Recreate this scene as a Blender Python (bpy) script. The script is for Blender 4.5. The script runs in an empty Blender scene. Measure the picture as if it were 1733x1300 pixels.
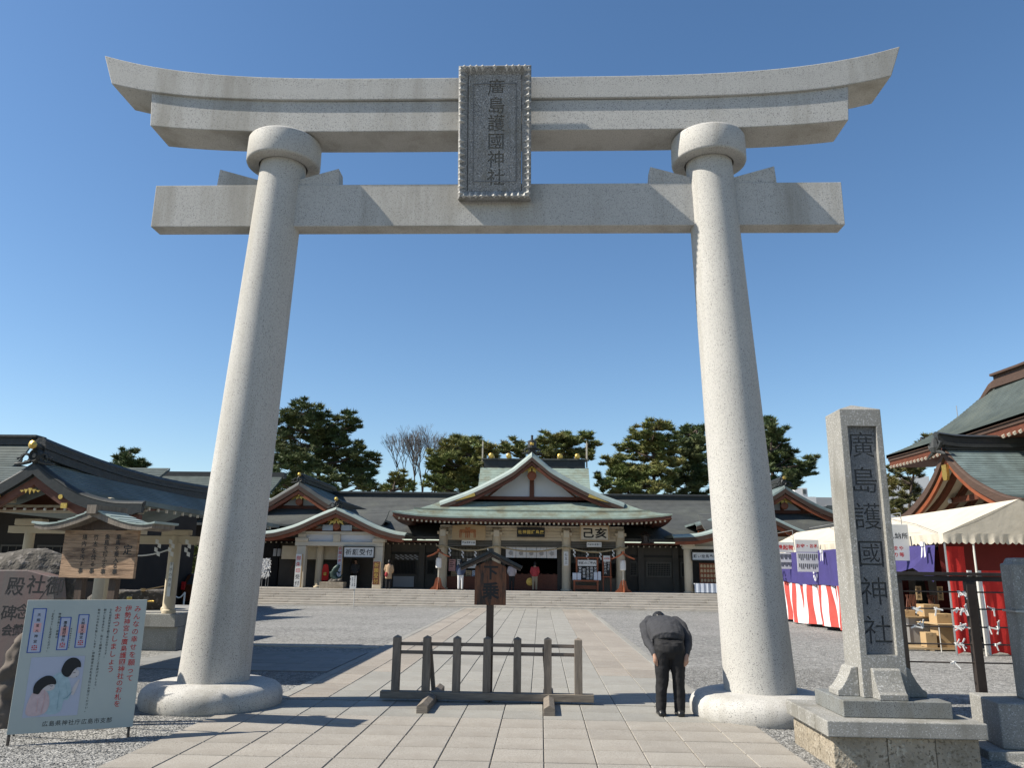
import bpy, bmesh, math, random
import numpy as np
from mathutils import Vector, Matrix, Euler
R = math.radians
rnd = random.Random(7)
SC = bpy.context.scene
COL = SC.collection
# ------------------------------------------------------------------ camera
CAMH = 1.75
_p, _y, _r = R(13.4756), R(2.22807), R(0.78)
_F = Vector((-math.sin(_y)*math.cos(_p), math.cos(_y)*math.cos(_p), math.sin(_p)))
_R0 = Vector((math.cos(_y), math.sin(_y), 0)); _U0 = _R0.cross(_F)
_Rt = math.cos(_r)*_R0 + math.sin(_r)*_U0
_Up = -math.sin(_r)*_R0 + math.cos(_r)*_U0
cam = bpy.data.cameras.new('camera'); camo = bpy.data.objects.new('camera', cam); COL.objects.link(camo)
cam.sensor_width = 36; cam.sensor_fit = 'HORIZONTAL'; cam.lens = 36*1320/1733; cam.clip_end = 3000; cam.clip_start = .05
camo.matrix_world = Matrix(((_Rt.x, _Up.x, -_F.x, 0), (_Rt.y, _Up.y, -_F.y, 0), (_Rt.z, _Up.z, -_F.z, CAMH), (0, 0, 0, 1)))
SC.camera = camo
def P(x, y, Y):
    "point of the place seen at photo pixel x,y that lies Y metres ahead (used to survey sizes)"
    d = _F*1320 + _Rt*(x-866.5) + _Up*(650-y); t = Y/d.y
    return Vector((d.x*t, Y, d.z*t+CAMH))
# ------------------------------------------------------------------ light
LD = Vector((1.0, 0.2, -0.96)).normalized()
sun = bpy.data.lights.new('sun', 'SUN'); suno = bpy.data.objects.new('sun', sun); COL.objects.link(suno)
sun.energy = 5.0; sun.angle = R(.5); sun.color = (1, .93, .81)
suno.rotation_euler = LD.to_track_quat('-Z', 'Y').to_euler(); suno.location = (-30, -5, 40)
W = bpy.data.worlds.new('World'); SC.world = W; W.use_nodes = True
nt = W.node_tree; bg = nt.nodes['Background']
sky = nt.nodes.new('ShaderNodeTexSky'); sky.sky_type = 'NISHITA'; sky.sun_disc = False
sky.sun_elevation = math.asin(-LD.z); sky.sun_rotation = math.atan2(-LD.x, -LD.y)
sky.air_density = 1.0; sky.dust_density = .3; sky.ozone_density = 1.8
hsv = nt.nodes.new('ShaderNodeHueSaturation'); hsv.inputs['Saturation'].default_value = 1.16
nt.links.new(sky.outputs[0], hsv.inputs['Color']); nt.links.new(hsv.outputs[0], bg.inputs[0]); bg.inputs[1].default_value = .088
SC.view_settings.view_transform = 'Standard'; SC.view_settings.look = 'None'
SC.view_settings.exposure = .80; SC.view_settings.gamma = 1; SC.view_settings.use_curve_mapping = False
# ------------------------------------------------------------------ materials
ALB = .74   # overall reflectance level of the place
def kk(c): return tuple(v*ALB for v in c)
MT = {}
def mat(name, col, rough=.8, var=.12, vs=2., speck=None, bump=None, metal=0, objrand=0, stretch=(1, 1, 1), stain=None, spec=.4, huevar=None):
    col = kk(col); huevar = kk(huevar) if huevar else None; speck = [(kk(q[0]),)+tuple(q[1:]) for q in speck] if speck else None; stain = (kk(stain[0]),)+tuple(stain[1:]) if stain else None
    m = bpy.data.materials.new(name); m.use_nodes = True; MT[name] = m
    n = m.node_tree.nodes; L = m.node_tree.links
    b = n['Principled BSDF']; b.inputs['Roughness'].default_value = rough; b.inputs['Metallic'].default_value = metal
    b.inputs['Specular IOR Level'].default_value = spec
    tc = n.new('ShaderNodeTexCoord'); mp = n.new('ShaderNodeMapping'); mp.inputs['Scale'].default_value = stretch
    L.new(tc.outputs['Object'], mp.inputs[0])
    vec = mp.outputs[0]
    oi = n.new('ShaderNodeObjectInfo')
    if objrand:
        ad = n.new('ShaderNodeVectorMath'); ad.operation = 'ADD'; mu = n.new('ShaderNodeMath'); mu.operation = 'MULTIPLY'; mu.inputs[1].default_value = 37
        L.new(oi.outputs['Random'], mu.inputs[0]); L.new(vec, ad.inputs[0]); L.new(mu.outputs[0], ad.inputs[1]); vec = ad.outputs[0]
    def noise(s, d=4, rgh=.6, v=None):
        t = n.new('ShaderNodeTexNoise'); t.inputs['Scale'].default_value = s; t.inputs['Detail'].default_value = d; t.inputs['Roughness'].default_value = rgh
        L.new(v or vec, t.inputs['Vector']); return t.outputs[0]
    def mixc(f, a, c, mode='MIX', fac=1.):
        x = n.new('ShaderNodeMix'); x.data_type = 'RGBA'; x.blend_type = mode
        if f is not None: L.new(f, x.inputs[0])
        else: x.inputs[0].default_value = fac
        for k, q in ((6, a), (7, c)):
            if isinstance(q, tuple): x.inputs[k].default_value = (*q, 1) if len(q) == 3 else q
            else: L.new(q, x.inputs[k])
        return x.outputs[2]
    def ramp(f, a, c):
        r = n.new('ShaderNodeMapRange'); r.inputs[1].default_value = a; r.inputs[2].default_value = c; L.new(f, r.inputs[0]); return r.outputs[0]
    lo = tuple(max(0, c*(1-var)) for c in col); hi = tuple(min(1, c*(1+var)) for c in col)
    c = mixc(ramp(noise(vs), .3, .7), lo, hi)
    if huevar: c = mixc(ramp(noise(vs*.6, 3), .45, .65), c, huevar)
    if speck:
        for (sc_, s, a0, a1) in speck: c = mixc(ramp(noise(s, 1, .5), a0, a1), c, sc_)
    if stain:
        sc_, s, a0, a1, st = stain
        m2 = n.new('ShaderNodeMapping'); m2.inputs['Scale'].default_value = st; L.new(tc.outputs['Object'], m2.inputs[0])
        c = mixc(ramp(noise(s, 5, .65, m2.outputs[0]), a0, a1), c, sc_)
    if objrand:
        h = n.new('ShaderNodeHueSaturation'); r = n.new('ShaderNodeMapRange'); r.inputs[3].default_value = 1-objrand; r.inputs[4].default_value = 1+objrand
        L.new(oi.outputs['Random'], r.inputs[0]); L.new(r.outputs[0], h.inputs['Value']); L.new(c, h.inputs['Color']); c = h.outputs[0]
    L.new(c, b.inputs['Base Color'])
    if bump:
        bn = n.new('ShaderNodeBump'); bn.inputs['Distance'].default_value = bump[2] if len(bump) > 2 else .01; bn.inputs['Strength'].default_value = bump[1]
        L.new(noise(bump[0], 3), bn.inputs['Height']); L.new(bn.outputs[0], b.inputs['Normal'])
    return m
DS = (.13, .13, .13)
mat('granite', (.575, .56, .525), .8, .05, 1.2, speck=[((.68, .665, .63), 95, .56, .68), ((.20, .20, .195), 95, .57, .67)], bump=(80, .35, .004), stain=((.33, .31, .265), .8, .48, .76, (1.8, 1.8, .2)))
mat('granite_plaque', (.33, .33, .325), .85, .12, 3, speck=[(DS, 70, .55, .62), ((.5, .5, .5), 50, .6, .66)], bump=(80, .6, .006), stain=((.22, .21, .18), 4, .52, .7, (1, 1, .2)))
mat('granite_grey', (.32, .312, .285), .8, .1, 2, speck=[((.19, .19, .185), 100, .56, .66), ((.5, .5, .48), 60, .6, .66)], bump=(90, .5, .004), stain=((.17, .16, .13), 2.0, .48, .74, (1.3, 1.3, .4)))
mat('granite_dark', (.25, .26, .25), .6, .1, 2, speck=[((.1, .1, .1), 90, .56, .62)], bump=(90, .3, .003), stain=((.17, .165, .14), 3, .5, .7, (1, 1, .4)))
mat('granite_tan', (.40, .345, .265), .9, .18, 3, speck=[((.18, .15, .11), 40, .56, .66), ((.5, .45, .36), 30, .58, .68)], bump=(30, .9, .02), objrand=.1, stain=((.26, .22, .16), 3, .45, .75, (1, 1, 1)))
mat('granite_panel', (.20, .205, .21), .8, .15, 5, speck=[((.11, .11, .11), 90, .57, .64), ((.30, .30, .30), 70, .6, .66)], bump=(90, .5, .003))
mat('slab_warm', (.362, .336, .292), .8, .08, 2.5, speck=[((.24, .21, .18), 90, .56, .64), ((.43, .40, .36), 70, .6, .68)], objrand=.07, bump=(60, .3, .004), stain=((.29, .26, .22), 1.2, .5, .72, (1, 1, 1)))
mat('slab_pink', (.355, .325, .28), .8, .08, 2.5, speck=[((.24, .20, .17), 90, .56, .64)], objrand=.10, bump=(40, .5, .006), stain=((.295, .25, .205), 2, .45, .7, (1, 3, 1)))
mat('slab_grey', (.34, .332, .30), .8, .08, 2.5, speck=[((.23, .215, .19), 90, .56, .64)], objrand=.08, bump=(40, .3, .004), stain=((.28, .265, .235), 1.5, .5, .72, (1, 1, 1)))
mat('slab_side', (.26, .26, .25), .85, .1, 2.5, speck=[((.22, .23, .24), 60, .56, .64)], objrand=.1, bump=(40, .4, .006))
mat('joint', (.12, .105, .09), .95, .2, 6)
mat('kerb', (.47, .45, .40), .8, .08, 3, objrand=.04, bump=(40, .3, .004))
mat('step', (.50, .465, .41), .85, .12, 3, objrand=.08, stain=((.25, .22, .18), 1.6, .56, .8, (1, 2, 5)), bump=(30, .4, .006))
mat('wood_grey', (.22, .185, .15), .85, .25, 3, stretch=(14, 14, 1.2), bump=(6, .5, .01), stain=((.10, .085, .07), 2, .5, .75, (4, 4, .8)), objrand=.08)
mat('wood_grey_h', (.24, .205, .165), .85, .25, 3, stretch=(1.2, 14, 14), bump=(6, .5, .01), stain=((.12, .1, .08), 2, .5, .75, (.8, 4, 4)))
mat('wood_rail', (.16, .13, .11), .85, .25, 3, stretch=(1.2, 14, 14), bump=(6, .5, .01))
mat('wood_dark', (.075, .048, .033), .7, .3, 3, stretch=(14, 14, 1.2), bump=(6, .4, .006))
mat('wood_sign', (.17, .065, .028), .6, .35, 2.5, stretch=(22, 22, 1.6), bump=(6, .7, .01), stain=((.03, .02, .015), 1.4, .48, .62, (9, 9, 1.8)))
mat('wood_board', (.42, .27, .165), .75, .25, 2.2, stretch=(1.0, 1.0, 20), bump=(5, .8, .01), stain=((.15, .09, .055), 1.5, .5, .64, (1.3, 1.3, 8)))
mat('roof_dark', (.028, .033, .034), .6, .2, 2, bump=(20, .3, .01))
mat('wood_red', (.14, .042, .02), .65, .25, 3, stretch=(2, 2, 6))
mat('wood_redbright', (.27, .075, .028), .55, .2, 3)
mat('wood_bargeboard', (.085, .05, .035), .7, .2, 3, stretch=(1, 1, 8))
mat('wood_fascia', (.14, .048, .026), .6, .2, 3)
mat('bronze', (.06, .048, .042), .45, .2, 5, metal=.3)
mat('cream', (.64, .55, .40), .75, .1, 1.5, bump=(30, .2, .004), stain=((.52, .43, .30), 1.2, .5, .75, (1, 1, .5)))
mat('cream_pale', (.68, .62, .50), .8, .06, 1.5)
mat('plaster', (.72, .73, .74), .85, .04, 1)
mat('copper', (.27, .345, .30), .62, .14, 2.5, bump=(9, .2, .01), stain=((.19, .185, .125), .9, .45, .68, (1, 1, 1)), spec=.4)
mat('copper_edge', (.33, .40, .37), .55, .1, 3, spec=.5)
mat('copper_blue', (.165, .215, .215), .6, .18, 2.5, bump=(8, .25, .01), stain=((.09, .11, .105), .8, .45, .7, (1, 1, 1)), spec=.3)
mat('copper_grey', (.085, .105, .10), .65, .2, 2.5, bump=(8, .25, .01), stain=((.13, .15, .13), .8, .5, .75, (1, 1, 1)), spec=.25)
mat('cloth_red_faded', (.52, .075, .06), .85, .12, 3, bump=(5, .4, .03))
mat('slate', (.088, .093, .09), .7, .18, 1.4, bump=(24, .4, .01), stain=((.14, .15, .13), .6, .5, .75, (1, 1, 1)))
mat('ridge', (.035, .038, .038), .55, .25, 4, bump=(14, .5, .02))
mat('gold', (.72, .49, .13), .38, .15, 12, metal=.75, bump=(30, .6, .01))
mat('wall_dark', (.055, .05, .043), .85, .15, 1.5, bump=(20, .2, .004))
mat('wall_deep', (.035, .028, .022), .9, .2, 1.5)
mat('wall_brown', (.12, .105, .085), .85, .15, 1.5)
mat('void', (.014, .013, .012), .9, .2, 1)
mat('lattice', (.18, .165, .135), .8, .1, 3)
mat('glass', (.05, .055, .055), .15, .2, 1, spec=.6)
mat('paper', (.80, .80, .78), .8, .03, 5)
mat('paper_blue', (.62, .68, .78), .8, .05, 5)
mat('ink', (.012, .012, .013), .6, .1, 5)
mat('ink_soft', (.05, .05, .055), .7, .2, 8)
mat('ink_red', (.58, .035, .03), .6, .1, 5)
mat('ink_blue', (.03, .10, .42), .6, .1, 5)
mat('ink_pale_red', (.75, .42, .40), .6, .1, 5)
mat('sign_white', (.74, .75, .73), .6, .03, 3)
mat('poster_board', (.50, .54, .50), .5, .04, 2, stain=((.45, .50, .47), 1.5, .5, .7, (1, 1, .4)))
mat('poster_sheet', (.50, .53, .64), .5, .03, 2)
mat('rope', (.42, .34, .21), .9, .2, 20, bump=(60, .8, .01), stretch=(1, 1, 1))
mat('cloth_red', (.62, .025, .02), .8, .1, 3, bump=(4, .3, .03))
mat('cloth_red_shaded', (.20, .02, .02), .8, .1, 3)  # red cloth with the shade inside the tent put into its colour
mat('cloth_white', (.80, .80, .80), .8, .05, 3, bump=(4, .3, .03))
mat('cloth_purple', (.055, .045, .19), .8, .12, 3, bump=(4, .3, .03))
mat('canvas', (.66, .60, .49), .75, .06, 1.2, bump=(3, .35, .04), stain=((.58, .51, .39), 1, .5, .75, (1, 4, 1)))
mat('cardboard', (.48, .33, .17), .85, .08, 3)
mat('cabinet', (.40, .38, .35), .6, .05, 3)
mat('steel', (.45, .46, .47), .4, .1, 5, metal=.7)
mat('pole_white', (.72, .70, .64), .5, .05, 3)
mat('needles', (.15, .185, .05), .6, .45, .9, huevar=(.25, .23, .07), spec=.3)
mat('needles_dark', (.08, .12, .042), .6, .45, .9, huevar=(.14, .155, .055), spec=.3)
mat('leaf_olive', (.10, .105, .028), .6, .4, 1.5, huevar=(.16, .13, .03), spec=.4)
mat('bark', (.075, .055, .042), .95, .3, 3, bump=(8, .8, .04))
mat('bark_grey', (.15, .125, .105), .95, .25, 3)
mat('skin', (.50, .29, .20), .55, .08, 20)
mat('hair', (.012, .011, .011), .5, .3, 30, stretch=(1, 1, .3))
mat('jacket', (.046, .047, .053), .9, .12, 5, bump=(14, .5, .02))
mat('letter_shade', (.10, .10, .10), .9, .2, 20)  # dark tone that paints the shade inside the carved monument letters
mat('letter_shade_pale', (.19, .19, .18), .9, .2, 20)  # weaker tone that paints the shade inside the carved tablet letters
mat('trousers', (.010, .010, .012), .8, .2, 6, bump=(6, .5, .02))
mat('shoe', (.012, .012, .012), .35, .2, 8)
mat('coat_red', (.40, .045, .05), .85, .1, 6)
mat('coat_blue', (.05, .07, .13), .85, .1, 6)
mat('coat_pale', (.42, .37, .38), .85, .1, 6)
mat('coat_tan', (.48, .33, .20), .85, .1, 6)
mat('khaki', (.28, .24, .17), .85, .1, 6)
mat('car_paint', (.17, .055, .022), .25, .05, 3, metal=.4)
mat('tyre', (.02, .02, .02), .8, .1, 5)
mat('lamp_red', (.55, .02, .02), .3, .05, 3)
mat('bronze_green', (.025, .05, .045), .45, .3, 6, metal=.4, bump=(12, .6, .03))
mat('rock', (.095, .085, .072), .9, .25, 2, bump=(6, 1, .06), speck=[((.2, .18, .16), 12, .58, .66)])
mat('rock_face', (.15, .13, .118), .55, .12, 1.5, bump=(20, .2, .006), stain=((.19, .12, .11), 1.1, .5, .7, (2, 1, .2)))
mat('horse', (.42, .17, .07), .7, .2, 6)
mat('board_tan', (.50, .36, .20), .75, .12, 3, stretch=(1, 1, 8))
mat('magenta', (.35, .02, .13), .7, .05, 3)
mat('white_wall', (.78, .77, .75), .8, .04, .5)
mat('grey_wall', (.42, .42, .42), .8, .06, .5)
def gravel(name, c0, c1, sc):
    c0 = kk(c0); c1 = kk(c1)
    m = bpy.data.materials.new(name); m.use_nodes = True; MT[name] = m; n = m.node_tree.nodes; L = m.node_tree.links
    b = n['Principled BSDF']; b.inputs['Roughness'].default_value = .9
    tc = n.new('ShaderNodeTexCoord'); v = n.new('ShaderNodeTexVoronoi'); v.inputs['Scale'].default_value = sc; L.new(tc.outputs['Object'], v.inputs['Vector'])
    v2 = n.new('ShaderNodeTexVoronoi'); v2.inputs['Scale'].default_value = sc*.37; L.new(tc.outputs['Object'], v2.inputs['Vector'])
    sp = n.new('ShaderNodeSeparateColor'); L.new(v.outputs['Color'], sp.inputs[0]); sp2 = n.new('ShaderNodeSeparateColor'); L.new(v2.outputs['Color'], sp2.inputs[0])
    a = n.new('ShaderNodeMath'); a.operation = 'MULTIPLY_ADD'; L.new(sp2.outputs[0], a.inputs[0]); a.inputs[1].default_value = .85; L.new(sp.outputs[0], a.inputs[2])
    nz = n.new('ShaderNodeTexNoise'); nz.inputs['Scale'].default_value = .35; nz.inputs['Detail'].default_value = 6; L.new(tc.outputs['Object'], nz.inputs['Vector'])
    a2 = n.new('ShaderNodeMath'); a2.operation = 'MULTIPLY_ADD'; L.new(nz.outputs[0], a2.inputs[0]); a2.inputs[1].default_value = .9; L.new(a.outputs[0], a2.inputs[2])
    r = n.new('ShaderNodeMapRange'); r.inputs[1].default_value = .6; r.inputs[2].default_value = 2.1; L.new(a2.outputs[0], r.inputs[0])
    mx = n.new('ShaderNodeMix'); mx.data_type = 'RGBA'; L.new(r.outputs[0], mx.inputs[0]); mx.inputs[6].default_value = (*c0, 1); mx.inputs[7].default_value = (*c1, 1)
    L.new(mx.outputs[2], b.inputs['Base Color'])
    bp = n.new('ShaderNodeBump'); bp.inputs['Strength'].default_value = .9; bp.inputs['Distance'].default_value = .02; bp.invert = True
    L.new(v.outputs['Distance'], bp.inputs['Height']); L.new(bp.outputs[0], b.inputs['Normal'])
gravel('gravel', (.10, .10, .095), (.42, .415, .395), 42)
gravel('pebble', (.11, .11, .105), (.34, .335, .32), 40)
# ------------------------------------------------------------------ object helpers
ORG = {}
def tag(o, label=None, cat=None, group=None, kind=None):
    if label: o['label'] = label
    if cat: o['category'] = cat
    if group: o['group'] = group
    if kind: o['kind'] = kind
    return o
def thing(name, label, cat, loc=(0, 0, 0), group=None, local=False, rz=0):
    o = bpy.data.objects.new(name, None); COL.objects.link(o); o.empty_display_size = .2
    o.location = loc; o.rotation_euler = (0, 0, rz)
    ORG[o.name] = Vector((0, 0, 0)) if local else Vector(loc)
    return tag(o, label, cat, group)
def children(o): return [c for c in bpy.data.objects if c.parent == o]
def dup(root, loc=None, rz=None, label=None, group=None, move=None):
    r = root.copy(); COL.objects.link(r)
    if move is not None: r.location = root.location + Vector(move)
    if loc is not None: r.location = loc
    if rz is not None: r.rotation_euler = (0, 0, rz)
    if label: r['label'] = label
    if group: r['group'] = group
    for ch in children(root):
        c = ch.copy(); COL.objects.link(c); c.parent = r
        for g in children(ch):
            d = g.copy(); COL.objects.link(d); d.parent = c
    return r
class MB:
    def __init__(s): s.v = []; s.f = []; s.m = []; s.mi = 0
    def add(s, vs, fs):
        k = len(s.v); s.v += [tuple(v) for v in vs]; s.f += [tuple(i+k for i in f) for f in fs]; s.m += [s.mi]*len(fs); return s
    def box(s, x0, x1, y0, y1, z0, z1, rz=0, c=None, taper=0):
        vs = [Vector((x, y, z)) for z in (z0, z1) for y in (y0, y1) for x in (x0, x1)]
        if taper:
            cx, cy = (x0+x1)/2, (y0+y1)/2
            for v in vs[4:]: v.x = cx+(v.x-cx)*(1-taper); v.y = cy+(v.y-cy)*(1-taper)
        if rz:
            c = Vector(c or ((x0+x1)/2, (y0+y1)/2, 0)); M = Matrix.Rotation(rz, 3, 'Z')
            vs = [M@(v-c)+c for v in vs]
        return s.add(vs, [(0, 2, 3, 1), (4, 5, 7, 6), (0, 1, 5, 4), (2, 6, 7, 3), (0, 4, 6, 2), (1, 3, 7, 5)])
    def bar(s, a, b, w, h, up=(0, 0, 1)):
        a = Vector(a); b = Vector(b); d = (b-a).normalized(); up = Vector(up)
        if abs(d.dot(up)) > .98: up = Vector((0, 1, 0))
        x = d.cross(up).normalized()*(w/2); z = x.cross(d).normalized()*(h/2)
        vs = [p+sx*x+sz*z for p in (a, b) for sx, sz in ((-1, -1), (1, -1), (1, 1), (-1, 1))]
        return s.add(vs, [(0, 1, 2, 3), (7, 6, 5, 4), (0, 4, 5, 1), (1, 5, 6, 2), (2, 6, 7, 3), (3, 7, 4, 0)])
    def rings(s, rs, cap=True):
        n = len(rs[0]); vs = [v for r in rs for v in r]; fs = []
        for i in range(len(rs)-1):
            for j in range(n): a = i*n+j; b = i*n+(j+1) % n; fs.append((a, b, b+n, a+n))
        if cap: fs.append(tuple(range(n-1, -1, -1))); k = (len(rs)-1)*n; fs.append(tuple(range(k, k+n)))
        return s.add(vs, fs)
    def lathe(s, c, prof, n=24, sx=1, sy=1):
        c = Vector(c)
        return s.rings([[c+Vector((r*sx*math.cos(2*math.pi*j/n), r*sy*math.sin(2*math.pi*j/n), z)) for j in range(n)] for r, z in prof])
    def tube(s, pts, rad, n=6, cap=True):
        pts = [Vector(p) for p in pts]; rs = []; px = None
        for i, p in enumerate(pts):
            d = (pts[min(i+1, len(pts)-1)]-pts[max(i-1, 0)]).normalized()
            x = (px - d*px.dot(d)) if px is not None else d.cross(Vector((.31, .22, .92)))
            if x.length < 1e-4: x = d.cross(Vector((1, 0, 0)))
            x.normalize(); px = x; y = d.cross(x); r = rad[i] if hasattr(rad, '__len__') else rad
            rs.append([p+r*(math.cos(2*math.pi*j/n)*x+math.sin(2*math.pi*j/n)*y) for j in range(n)])
        return s.rings(rs, cap)
    def prism(s, poly, depth):   # poly: list of 3D points, depth vector
        d = Vector(depth); n = len(poly); vs = [Vector(p) for p in poly]; vs += [v+d for v in vs]
        return s.add(vs, [tuple(range(n-1, -1, -1)), tuple(range(n, 2*n))]+[(i, (i+1) % n, (i+1) % n+n, i+n) for i in range(n)])
    def grid(s, rows, thick=None):
        nr, nc = len(rows), len(rows[0]); vs = [Vector(v) for r in rows for v in r]
        fs = [(i*nc+j, i*nc+j+1, (i+1)*nc+j+1, (i+1)*nc+j) for i in range(nr-1) for j in range(nc-1)]
        s.add(vs, fs)
        if thick:
            t = Vector(thick); v2 = [v+t for v in vs]; s.add(v2, [f[::-1] for f in fs])
            edge = [(0, j) for j in range(nc)]+[(i, nc-1) for i in range(1, nr)]+[(nr-1, j) for j in range(nc-2, -1, -1)]+[(i, 0) for i in range(nr-2, 0, -1)]
            ev = [vs[i*nc+j] for i, j in edge]; m = len(ev)
            s.add(ev+[v+t for v in ev], [(k, (k+1) % m, (k+1) % m+m, k+m) for k in range(m)])
        return s
    def build(s, name, mt, parent=None, smooth=False, label=None, kind=None, bev=0, fix=True):
        me = bpy.data.meshes.new(name)
        o0 = ORG.get(parent.name, Vector((0, 0, 0))) if parent is not None else Vector((0, 0, 0))
        me.from_pydata([(v[0]-o0.x, v[1]-o0.y, v[2]-o0.z) for v in s.v], [], s.f)
        for q in (mt if isinstance(mt, (list, tuple)) else [mt]): me.materials.append(MT[q])
        if isinstance(mt, (list, tuple)): me.polygons.foreach_set('material_index', s.m)
        if fix and len(s.f) < 60000:
            bm = bmesh.new(); bm.from_mesh(me); bmesh.ops.recalc_face_normals(bm, faces=bm.faces); bm.to_mesh(me); bm.free()
        if smooth: me.polygons.foreach_set('use_smooth', [True]*len(me.polygons)); 
        if smooth == 2:
            me.set_sharp_from_angle(angle=R(40))
        o = bpy.data.objects.new(name, me); COL.objects.link(o); o.parent = parent
        if parent is not None: ORG[o.name] = o0
        if bev:
            md = o.modifiers.new('bevel', 'BEVEL'); md.width = bev; md.segments = 2; md.limit_method = 'ANGLE'; md.angle_limit = R(35)
        return tag(o, label, None, None, kind)
def struct(name, mb, mt, **k):
    o = mb.build(name, mt, **k); o['kind'] = 'structure'; return o
# text -----------------------------------------------------------------
GL = {}
def glyph(ch, off=0., extr=0.):
    key = (ch, off, extr)
    if key not in GL:
        cu = bpy.data.curves.new('t', 'FONT'); cu.body = ch; cu.size = 1; cu.resolution_u = 2; cu.offset = off; cu.extrude = extr
        o = bpy.data.objects.new('t', cu); COL.objects.link(o)
        e = o.evaluated_get(bpy.context.evaluated_depsgraph_get()); m = e.to_mesh()
        vs = np.array([v.co[:] for v in m.vertices]).reshape(-1, 3); fs = [tuple(p.vertices) for p in m.polygons]; e.to_mesh_clear()
        bpy.data.objects.remove(o); bpy.data.curves.remove(cu)
        if ord(ch) > 0x2000: vs = vs-np.array([.5, .36, 0])
        elif len(vs): vs = vs-np.array([(vs[:, 0].min()+vs[:, 0].max())/2, .36, 0])
        if ch in 'ー' : vs = vs[:, [1, 0, 2]]*np.array([-1, 1, 1])
        GL[key] = (vs, fs)
    return GL[key]
def write(mb, s, c, u, v, size, step=None, along='v', off=.0, extr=0., n=None, sx=1., slant=0.):
    "characters of s centred on c, running along u (rows) or down v (columns)"
    c = Vector(c); u = Vector(u).normalized(); v = Vector(v).normalized(); n = n or u.cross(v)
    step = step or size*1.05; k = len(s)
    for i, ch in enumerate(s):
        if ch in ' 　': continue
        t = (i-(k-1)/2)*step; p = c-v*t if along == 'v' else c+u*t
        vs, fs = glyph(ch, off, extr)
        if not len(vs): continue
        mb.add([p+u*(a*size*sx+b*size*slant)+v*(b*size)+n*(z*size) for a, b, z in vs], fs)
    return mb
def rect(mb, c, u, v, w, h, n=0.):
    c = Vector(c); u = Vector(u).normalized()*w/2; v = Vector(v).normalized()*h/2; nn = u.cross(v).normalized()*n
    return mb.add([c-u-v+nn, c+u-v+nn, c+u+v+nn, c-u+v+nn], [(0, 1, 2, 3)])
X_, Z_ = Vector((1, 0, 0)), Vector((0, 0, 1))
# organic shapes: union of closed lofts, voxel-remeshed into one skin --------
def blob(name, parts, vox, m, parent=None, sm=4, label=None, disp=None):
    mb = MB()
    for p in parts:
        if p[0] == 'limb':
            _, pts, rad = p; pts = [Vector(q) for q in pts]
            P2 = []; R2 = []
            a = pts[0]; d = (pts[1]-pts[0]).normalized(); r = rad[0]
            for t in (.98, .8, .45): P2.append(a-d*r*t); R2.append(r*math.sqrt(1-t*t)+.001)
            P2 += pts; R2 += list(rad); a = pts[-1]; d = (pts[-1]-pts[-2]).normalized(); r = rad[-1]
            for t in (.45, .8, .98): P2.append(a+d*r*t); R2.append(r*math.sqrt(1-t*t)+.001)
            mb.tube(P2, R2, 12)
        elif p[0] == 'loft':   # rings of (centre, ax, ay)
            rs = [[Vector(c)+Vector(ax)*math.cos(2*math.pi*j/18)+Vector(ay)*math.sin(2*math.pi*j/18) for j in range(18)] for c, ax, ay in p[1]]
            mb.rings(rs)
        elif p[0] == 'ball':
            _, c, r = p; c = Vector(c); r = Vector(r)
            mb.rings([[c+Vector((r.x*math.cos(a)*math.cos(2*math.pi*j/16), r.y*math.cos(a)*math.sin(2*math.pi*j/16), r.z*math.sin(a))) for j in range(16)] for a in [R(q) for q in (-88, -70, -45, -20, 0, 20, 45, 70, 88)]])
        elif p[0] == 'box': mb.box(*p[1])
    o = mb.build(name, m, parent)
    md = o.modifiers.new('r', 'REMESH'); md.mode = 'VOXEL'; md.voxel_size = vox
    if sm: ms = o.modifiers.new('s', 'SMOOTH'); ms.iterations = sm; ms.factor = .5
    if disp:
        tx = bpy.data.textures.new('d', 'CLOUDS'); tx.noise_scale = disp[1]; dm = o.modifiers.new('d', 'DISPLACE'); dm.texture = tx; dm.strength = disp[0]; dm.mid_level = .5
    dg = bpy.context.evaluated_depsgraph_get(); me = bpy.data.meshes.new_from_object(o.evaluated_get(dg))
    o.modifiers.clear(); o.data = me
    me.polygons.foreach_set('use_smooth', [True]*len(me.polygons))
    if label: o['label'] = label
    return o
def apply_mods(o):
    me = bpy.data.meshes.new_from_object(o.evaluated_get(bpy.context.evaluated_depsgraph_get())); o.modifiers.clear(); o.data = me
def carve(o, mb):
    "cut the characters in mb into part o"
    me = bpy.data.meshes.new('cut'); o0 = ORG.get(o.parent.name, Vector((0, 0, 0))) if o.parent else Vector((0, 0, 0))
    me.from_pydata([(v[0]-o0.x, v[1]-o0.y, v[2]-o0.z) for v in mb.v], [], mb.f)
    bm = bmesh.new(); bm.from_mesh(me); bmesh.ops.remove_doubles(bm, verts=bm.verts, dist=1e-5); bmesh.ops.recalc_face_normals(bm, faces=bm.faces); bm.to_mesh(me); bm.free()
    c = bpy.data.objects.new('cut', me); COL.objects.link(c); c.matrix_world = o.parent.matrix_world if o.parent else Matrix()
    c.location = o0 if o.parent else (0, 0, 0)
    bpy.context.view_layer.update()
    md = o.modifiers.new('b', 'BOOLEAN'); md.object = c; md.operation = 'DIFFERENCE'; md.solver = 'EXACT'; md.use_self = True
    bpy.context.view_layer.update()
    apply_mods(o); bpy.data.objects.remove(c)
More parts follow.
